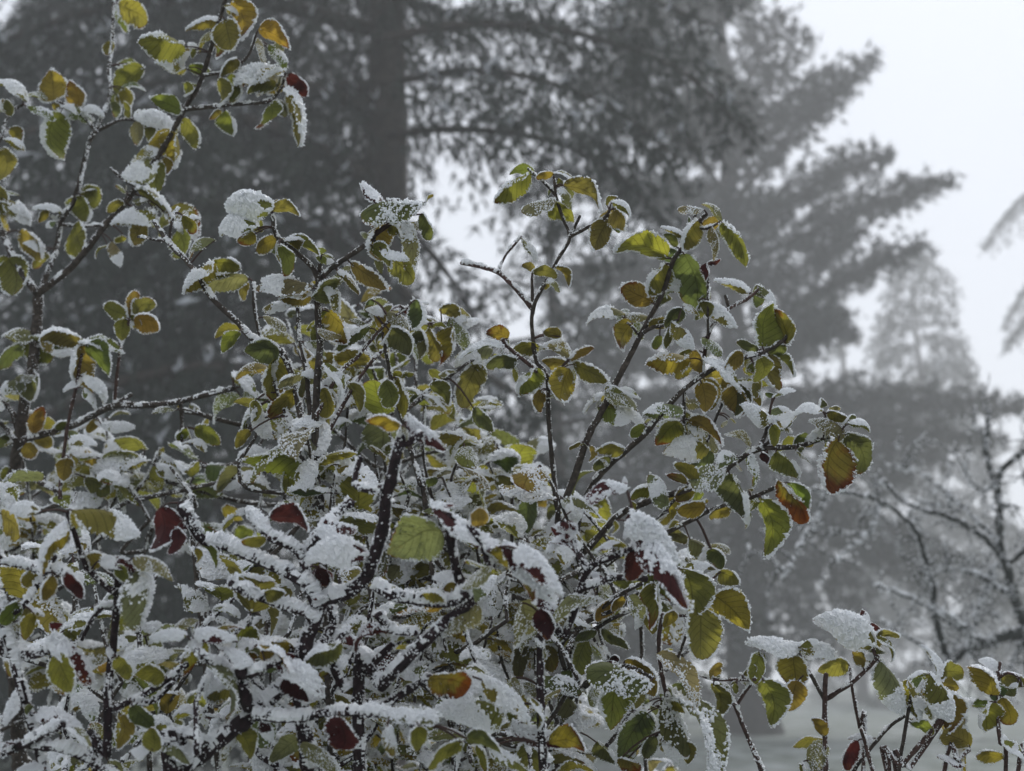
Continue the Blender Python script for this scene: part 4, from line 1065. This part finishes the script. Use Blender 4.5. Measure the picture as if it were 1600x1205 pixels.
H.traced(0, 380, 2.868, """1060 400 990 480 .8 UG;1250 480 1115 480 .7 Ud;1270 510 1220 680 .65 Uy;1000 60 860 190 .45 Ey;1090 150 905 190 .5 Up;1100 720 1120 800 .6 Ug;1335 660 1215 770 .5 Uo;1370 590 1255 640 .5 Ep;
1460 650 1480 760 .7 Uy;1440 550 1540 680 .5 Tg;1400 250 1495 140 .6 Ud;1390 200 1165 200 .4 Tp;1380 240 1260 250 .4 Uy;1270 1010 1280 1130 .8 Uy;1090 760 1170 870 .6 Tg;1080 860 1030 920 .8 Uy""")
H.traced(300, 260, 2.868, """370 190 165 160 .42 Tg;350 175 470 190 .5 Ug;250 280 110 270 .42 Tg;140 300 10 360 .4 Ep;240 320 190 350 .9 UO;380 330 295 375 .7 Uo;390 360 450 470 .5 Uy;440 320 565 375 .5 Ug;0 240 40 300 .7 Uo;
900 225 850 375 1.0 UY;1040 170 780 210 .5 Td;880 140 780 60 .5 Tr;1000 230 1035 420 .45 Tp;1030 210 1065 320 .45 Ud;820 380 900 450 .6 Uy;910 430 1005 525 .6 Ug;880 420 970 440 .45 Tg;740 470 875 560 .45 Ug;1025 560 1030 700 .5 Ud;
650 470 745 560 .5 Eg;780 630 850 760 .5 Uy;740 600 850 650 .5 Tg;640 530 690 640 .5 Tg;660 650 720 780 .6 Uy;520 580 390 575 .4 Uy;1190 740 1180 895 .6 UK;1110 590 1195 660 .6 Ug;1170 650 1270 780 .5 Tp;850 620 960 700 .6 Tp;
910 580 950 630 .7 Ur;880 730 980 820 .7 Ud;1000 720 1030 850 .6 Up;1060 740 1100 870 .5 Ug;590 990 600 1115 .6 Uy;690 960 745 1080 .5 Ug;860 960 890 1070 .7 Ug;960 930 1000 1080 .5 Uy;1060 960 1150 1040 .6 Ug;1310 920 1210 1060 .6 Ug;
1040 1030 1130 1080 .5 Tg;1290 1120 1360 1200 .6 Ud;1390 800 1210 850 .4 Tp;560 740 660 760 .5 Tp;520 790 600 850 .6 Tp;360 660 440 720 .7 Tp;430 610 320 640 .5 Tg;620 700 560 760 .6 Ug;760 700 640 800 .4 Ud;990 560 1060 590 .4 Tg;
960 790 1020 880 .6 Tp;1080 900 1150 880 .5 Tp;1060 910 1100 960 .6 Ug;780 560 760 620 .5 Up;540 400 620 420 .5 Tg;600 360 640 390 .8 Ep;780 300 750 290 .7 Tp;1180 760 1240 700 .6 Tg""")
B.traced(700, 240, 2.868, """370 95 220 205 .38 Uy;470 70 400 95 .6 Uo;470 90 560 110 .5 Tp;470 200 350 260 .6 Tp;530 160 570 220 .5 Tp;560 130 715 215 .42 Ug;740 175 820 235 .6 Eg;760 240 830 330 .55 Ug;730 310 660 425 .7 Ug;750 310 780 360 .6 Ud;
325 380 385 480 .5 Eg;380 485 480 500 .45 Ug;480 510 545 570 .5 Ug;450 560 500 600 .6 Tp;945 440 755 385 .6 UY;950 490 890 620 .75 Uy;1070 460 1110 680 .55 Ud;890 650 775 590 .8 Uo;1140 450 1165 540 .5 Ur;1230 310 1335 480 .42 Ug;
1230 300 1165 220 .5 Ep;1140 250 1040 250 .42 Tp;1180 330 1230 450 .42 Tp;1010 360 940 320 .6 Eg;1020 420 980 360 .6 Ug;1060 650 985 740 .8 Ud;800 700 640 715 .35 Ep;830 760 760 860 .9 Uo;780 730 890 730 .5 Tp;1100 670 1140 730 .8 Ug;
1165 680 1285 770 .45 Tg;1000 760 1090 860 .5 Tg;1330 610 1200 560 .45 Eg;1370 560 1450 650 .5 Ed;1385 825 1400 670 .75 UG;1549 880 1500 720 .7 Uo;1100 820 1190 900 .8 Tp;1040 910 880 930 .5 UY;1060 870 1110 970 .7 Uy;1150 930 1300 1040 .45 Tg;
1150 1010 1180 1140 .8 Uy;1320 900 1240 960 .6 Uy;1400 910 1420 1010 .9 UY;1440 900 1440 1050 .6 Uo;1280 1040 1310 1165 .7 Uo;1340 1030 1430 1100 .5 Eg;1470 1050 1549 1040 .4 Eg;430 880 315 880 .7 UG;300 940 185 930 .8 Ud;400 960 330 1070 .8 UG;
590 950 520 1090 .75 UY;600 920 725 1000 .5 Ug;580 890 660 850 .7 Eo;550 820 460 790 .6 Ug;580 880 440 840 .5 Tp;510 910 540 1010 .5 Tp;270 830 180 790 .7 UO;230 870 65 900 .42 Tg;370 1060 360 1145 .8 Uo;420 1110 510 1110 .4 Tp;
1050 1140 890 1160 .35 Ep;1060 1110 1160 1120 .45 Ep;670 1030 760 1060 .4 Tg;760 1060 850 1090 .45 Tg;720 1090 850 1200 .5 Tg;950 860 930 900 .8 Uy;980 600 1040 570 .5 Ty;1010 830 980 890 .6 Ug;1060 320 1120 310 .4 Tp;960 640 1000 610 .5 Tp;1120 300 1060 420 .6 Ug""")
B.traced(860, 600, 2.868, """680 0 700 120 .7 UY;830 0 850 130 .6 Ud;940 0 930 80 .7 Ug;580 170 480 260 .8 UO;330 300 225 270 .7 UG;420 190 360 230 .8 Ug;270 330 200 380 .7 Ud;480 430 360 470 .5 UY;720 330 540 310 .5 Tg;810 290 740 350 .8 Td;
790 400 640 430 .7 Tp;810 420 870 590 .55 Ud;640 470 570 520 .8 Uo;680 530 570 550 .6 UY;820 610 720 600 .7 Uy;960 530 1005 740 .55 UY;1020 430 1140 600 .45 UK;1120 430 1170 570 .5 Ug;1000 325 1100 420 .6 Ug;890 320 950 440 .42 Tg;
945 310 980 350 .7 Ur;1290 255 1250 470 .75 UK;1350 220 1450 350 .7 Ud;1360 190 1200 150 .5 Tp;1270 90 1345 150 .5 Ug;1360 140 1440 170 .5 Eg;1210 110 1100 110 .6 Eg;1010 150 880 90 .45 Tg;1000 120 1085 190 .5 Eg;1010 190 1020 275 .7 Uo;
1140 190 1080 240 .7 Ud;650 160 780 250 .45 Uo;620 180 760 270 .45 Tp;540 650 600 710 .8 Ud;640 820 670 1010 .75 Ug;720 980 700 1200 .85 UG;770 920 900 1060 .65 UY;760 840 840 890 .7 Ug;640 740 720 800 .7 Td;740 780 780 840 .7 Ud;
420 1040 460 1110 .9 UG;230 1100 340 1180 .6 Ud;200 1050 300 1000 .7 Uy;380 970 440 1050 .6 Tp;470 910 490 1060 .4 Uo;440 850 540 930 .6 Uy;330 490 360 540 .6 Ug;520 560 450 420 .5 Tp;600 400 520 380 .4 Uo;840 180 790 200 .5 Tp;
880 250 800 200 .4 Tp;870 430 890 470 .6 Ep;850 560 890 640 .5 Tp;1100 300 1160 350 .4 Tp;380 150 440 130 .4 Ep;190 100 330 160 .5 Tg;230 40 390 70 .4 Tp;220 290 210 350 .7 Uy;120 260 80 290 .7 Ug;640 400 560 330 .5 Uy""")
B.traced(700, 780, 2.835, """640 650 590 780 .6 UG;680 680 720 760 .8 Ur;780 670 920 810 .55 UY;880 850 630 790 .45 Td;780 830 680 970 .7 UG;840 960 730 1110 .8 Ud;900 910 1040 1110 .6 Td;920 690 1110 880 .42 Tp;980 850 1220 1190 .36 Td;500 860 580 1000 .8 Td;
1060 1110 1080 1180 .7 Ug;880 1070 850 1150 .7 Ud;920 1110 1000 1190 .5 Tg;760 1150 840 1200 .6 Uo;660 590 570 620 .6 Ud;500 600 300 700 .55 Td;290 580 290 770 .4 Ud;240 780 300 860 .5 Tp;360 760 560 830 .5 Td;460 770 560 790 .7 Td;380 900 320 830 .6 Tp;
640 900 600 870 .7 Tp;850 900 720 920 .25 Ep;670 840 640 920 .6 Tp;700 1090 760 1170 .6 Ud;560 1120 700 1180 .45 Tg;1000 480 960 550 .6 Uy;800 440 860 560 .6 Tp;760 470 660 530 .55 UY;930 900 1010 880 .4 Td""", -0.1)

C.traced(300, 260, 2.868, "890 1150 785 1100 .5 UO;960 1090 1120 1230 .42 Tr;905 1150 950 1210 .8 Tp")
C.traced(0, 780, 2.835, """670 40 680 220 .75 Ur;740 150 770 245 .7 Ur;1230 50 1380 90 .6 Ur;1450 290 1490 370 .8 Ur;290 330 360 430 .45 Ur;50 60 110 150 .85 UG;300 110 140 265 .42 UY;360 260 480 230 .65 UG;330 50 600 140 .45 Tg;190 530 130 630 .6 UY;
250 700 310 850 .65 UY;200 560 400 740 .42 Tr;650 310 650 550 .9 Tp;730 790 640 750 .8 UG;540 700 580 790 .7 Uy;690 1160 690 1045 .95 UG;680 1010 810 1140 .5 Tp;560 990 560 1100 .5 Uy;600 930 680 1020 .6 Ud;890 760 1040 960 .5 Tp;
1300 660 1130 670 .5 UO;1270 770 1360 880 .6 Ur;1190 690 1400 840 .42 Tr;1180 380 1260 390 .6 Ug;440 650 500 720 .6 Tr;210 930 370 990 .5 Tr;1280 1080 1460 1190 .45 Tg;1490 980 1510 1090 .6 Ur;1080 1050 1130 1150 .9 Uy;60 850 20 980 .6 Tr;
60 440 0 520 .7 Ug;200 300 120 380 .7 UG;240 370 200 460 .5 Uy;900 200 960 290 .6 UG;830 250 860 300 .6 Uy;180 890 140 930 .7 Ud;890 490 790 530 .4 Ep;790 570 660 590 .42 Tg;870 550 1040 590 .42 Tr;500 260 560 330 .7 Ug;620 220 760 260 .5 Tp;1060 350 1140 380 .5 Tr;
1100 690 1000 610 .5 Tr;1440 90 1531 180 .6 Tr;480 240 610 260 .5 Tr;20 560 -20 620 .6 Tr;130 60 30 40 .5 Tg;1180 180 1080 190 .5 Uo;400 160 350 100 .7 Tp;1380 440 1440 420 .4 Tr;1160 970 1200 1060 .4 Tr;60 1060 0 1100 .5 Tr;330 1040 420 1110 .5 Tp;200 1190 80 1205 .5 Tr""")
C.traced(400, 780, 2.835, """780 150 605 170 .9 Up;730 10 1040 230 .40 Tr;1020 100 1010 30 .9 Uy;1080 220 1260 390 .42 Uo;1120 190 1310 400 .42 Tr;1200 210 1370 400 .42 Tr;1090 320 950 400 .8 Tp;1130 430 1170 620 .9 Tp;1030 480 860 600 .45 Tp;1230 450 1290 580 .7 Ur;
1190 400 1330 500 .42 Tr;770 790 930 830 .85 Uo;640 540 530 560 .5 UO;370 970 390 1095 .8 Ur;740 1010 720 1110 .8 UO;915 1075 765 1150 .5 UG;930 1060 1080 1110 .55 Ud;980 1090 1020 1200 .5 UY;1340 1070 1475 1080 .75 UO;1080 1010 1330 1080 .36 Tr;
860 960 600 940 .45 Td;1060 930 790 940 .42 Tg;1160 900 1240 1000 .7 Tg;1030 1100 1190 1200 .5 Tg;580 590 430 640 .42 Tr;330 590 470 640 .5 Tr;830 330 770 350 .7 Tr;880 380 830 400 .7 UO;740 400 840 420 .5 UG;1000 800 1220 920 .42 Tg;560 1050 600 1150 .6 Tg;
270 150 420 110 .6 Tr;460 240 220 230 .42 Tr;320 300 350 370 .9 Ur;0 600 170 680 .4 UO;380 640 230 720 .5 Ud;380 700 240 780 .5 Ud;600 620 690 600 .5 Tg;500 790 580 790 .5 Tr;1400 100 1330 120 .6 Tr;1460 90 1400 160 .6 Tr;1200 650 1280 700 .4 Td;150 1090 330 1200 .45 Tp""")
C.traced(860, 600, 2.868, "320 560 540 760 .42 Tr;400 660 595 970 .36 Tr;380 750 360 870 .8 Ur;220 1000 30 1020 .5 Tp;150 600 60 640 .6 Tr;300 690 200 720 .5 Tr;330 420 180 450 .5 Tr;130 540 110 500 .5 Tg;20 700 -40 760 .6 Tr;110 760 30 700 .6 Tr;250 880 180 850 .5 Tr;270 680 330 700 .6 UG;240 600 260 660 .6 UY")

D.traced(1060, 780, 2.835, """350 640 330 780 .75 UG;480 700 500 830 .95 UY;540 640 330 630 .42 Tg;530 640 680 680 .42 Tg;740 690 620 730 .7 UG;800 720 790 640 .6 Uo;870 640 655 520 .40 Tg;810 660 900 680 .5 Td;890 620 970 690 .5 Tg;890 720 990 930 .42 Tp;
990 760 1050 935 .5 UY;840 580 815 500 .5 Tr;390 820 440 980 .7 UG;490 830 470 940 .8 UY;150 800 170 730 .9 Ug;150 840 190 955 .6 Ug;260 820 250 860 .8 Ug;640 1050 610 970 .8 UO;640 1070 590 1200 .8 Tp;750 1080 720 1195 .5 Ur;860 1060 770 1040 .5 Tr;
1130 800 1080 860 .7 UY;1110 780 1200 960 .42 Tg;1150 850 1210 985 .6 Uo;1340 870 1290 735 .85 UO;1030 990 1120 1010 .6 UG;1290 1090 1165 1030 .55 UG;1280 900 1310 1100 .5 Tp;1440 880 1470 990 .8 UO;1430 790 1530 810 .5 Ug;1420 760 1350 710 .5 Tr;
1150 790 1095 660 .42 Tg;1440 1150 1330 1140 .45 UY;1430 1090 1530 1150 .5 Tg;1060 880 1140 950 .5 Tg;1370 900 1350 1010 .7 UY;560 610 620 600 .5 Tg;500 1170 560 1200 .5 Tg;330 640 380 690 .6 Td;700 620 760 640 .6 UG;1500 860 1460 850 .5 Tg;290 770 340 740 .6 Ug;1300 1200 1180 1160 .5 Tr""")

# ---- leafy shoots filling the heart of the shrubs (behind the traced ones)
def inside(x, y, poly):
    c = False
    for (x0, y0), (x1, y1) in zip(poly, poly[1:] + poly[:1]):
        if (y0 > y) != (y1 > y) and x < (x1 - x0) * (y - y0) / (y1 - y0) + x0: c = not c
    return c

def fill(sh, poly, n, d0, d1, colours, pairs=3, size=0.05, rime=0.5):
    xs = [p[0] for p in poly]; ys = [p[1] for p in poly]
    k = 0
    while k < n:
        x, y = rng.uniform(min(xs), max(xs)), rng.uniform(min(ys), max(ys))
        if not inside(x, y, poly): continue
        d = rng.uniform(d0, d1)
        ln = rng.uniform(0.08, 0.2)
        dirn = norm(np.array([rng.normal(0, 0.45), rng.normal(-0.1, 0.4), 1.0]))
        tip = np.array(at(x, y, d))
        sh.sprig(tip - dirn * ln, dirn, ln, pairs, size, colours, rime)
        k += 1

gE = at(250, 1205, 1.7)
E = Shrub('leafy_shrub', 'dense low olive-leaved shrub filling the lower left behind the rimed branches', 1.6, (gE.x, gE.y, 0), 'bark')
for x, y in ((120, 900), (300, 860), (520, 830), (420, 960), (220, 1020)):
    E.branch([(x, y), (x + rng.uniform(-25, 25), y - 70), (x + rng.uniform(-40, 40), y - 130)], 5, 2.5, (0, 0.05), 0.5, True)
fill(E, [(-20, 690), (240, 680), (330, 700), (440, 640), (640, 760), (640, 1205), (-20, 1205)], 40, 1.36, 1.9, 'gGydpy', 4, 0.056)
fill(A, [(400, 470), (520, 430), (700, 480), (760, 570), (740, 680), (430, 680)], 11, 1.65, 1.95, 'ggydp', 3)
fill(A, [(-20, 560), (120, 600), (200, 690), (330, 700), (330, 800), (-20, 800)], 10, 1.75, 2.0, 'ggydp', 3)
fill(H, [(400, 470), (520, 420), (700, 470), (760, 560), (880, 640), (960, 660), (860, 900), (560, 900), (420, 600)], 22, 1.40, 1.68, 'ggydp', 3)
gF = at(800, 1205, 1.8)
F = Shrub('leafy_shrub', 'leafy shrub deep between the central stems, mostly hidden by frosted leaves', 1.65, (gF.x, gF.y, 0), 'bark')
for x, y in ((700, 900), (800, 820), (920, 900), (1000, 1000), (760, 1040)):
    F.branch([(x, y), (x + rng.uniform(-25, 25), y - 70), (x + rng.uniform(-40, 40), y - 130)], 3.5, 2.2, (0, 0.05), 0.5, True)
fill(F, [(600, 660), (900, 700), (1000, 830), (1020, 920), (1080, 1205), (500, 1205), (560, 760)], 43, 1.42, 1.9, 'gGydpy', 4, 0.056)
fill(C, [(-20, 820), (420, 820), (860, 900), (860, 1205), (-20, 1205)], 18, 1.16, 1.36, 'gyrdop', 2, 0.042, 0.9)

# ------------------------------------------------------------------ fog
hz = mk_mesh('haze', np.array([(x, y, z) for x in (-142, 142) for y in (-122, 162) for z in (-1.2, 30.0)], float),
             [(0, 1, 3, 2), (4, 6, 7, 5), (0, 4, 5, 1), (2, 3, 7, 6), (0, 2, 6, 4), (1, 5, 7, 3)], None, False)
m, nt = new_mat('haze')
o = N(nt, 'ShaderNodeOutputMaterial'); v = N(nt, 'ShaderNodeVolumePrincipled')
v.inputs['Color'].default_value = (0.985, 0.988, 0.992, 1)
v.inputs['Density'].default_value = 0.0072
v.inputs['Anisotropy'].default_value = 0.2
nt.links.new(v.outputs[0], o.inputs['Volume'])
hz.materials.append(m)
tag(link('haze', hz), 'pale winter fog filling the air between the trees', None, None, 'stuff')
print('LEAVES', [x.nleaf for x in (A, B, C, D, E, F, H)])
print('TRIS', sum(sum(len(p.vertices) - 2 for p in []) + len(me.loops) - 2 * len(me.polygons) for me in bpy.data.meshes))
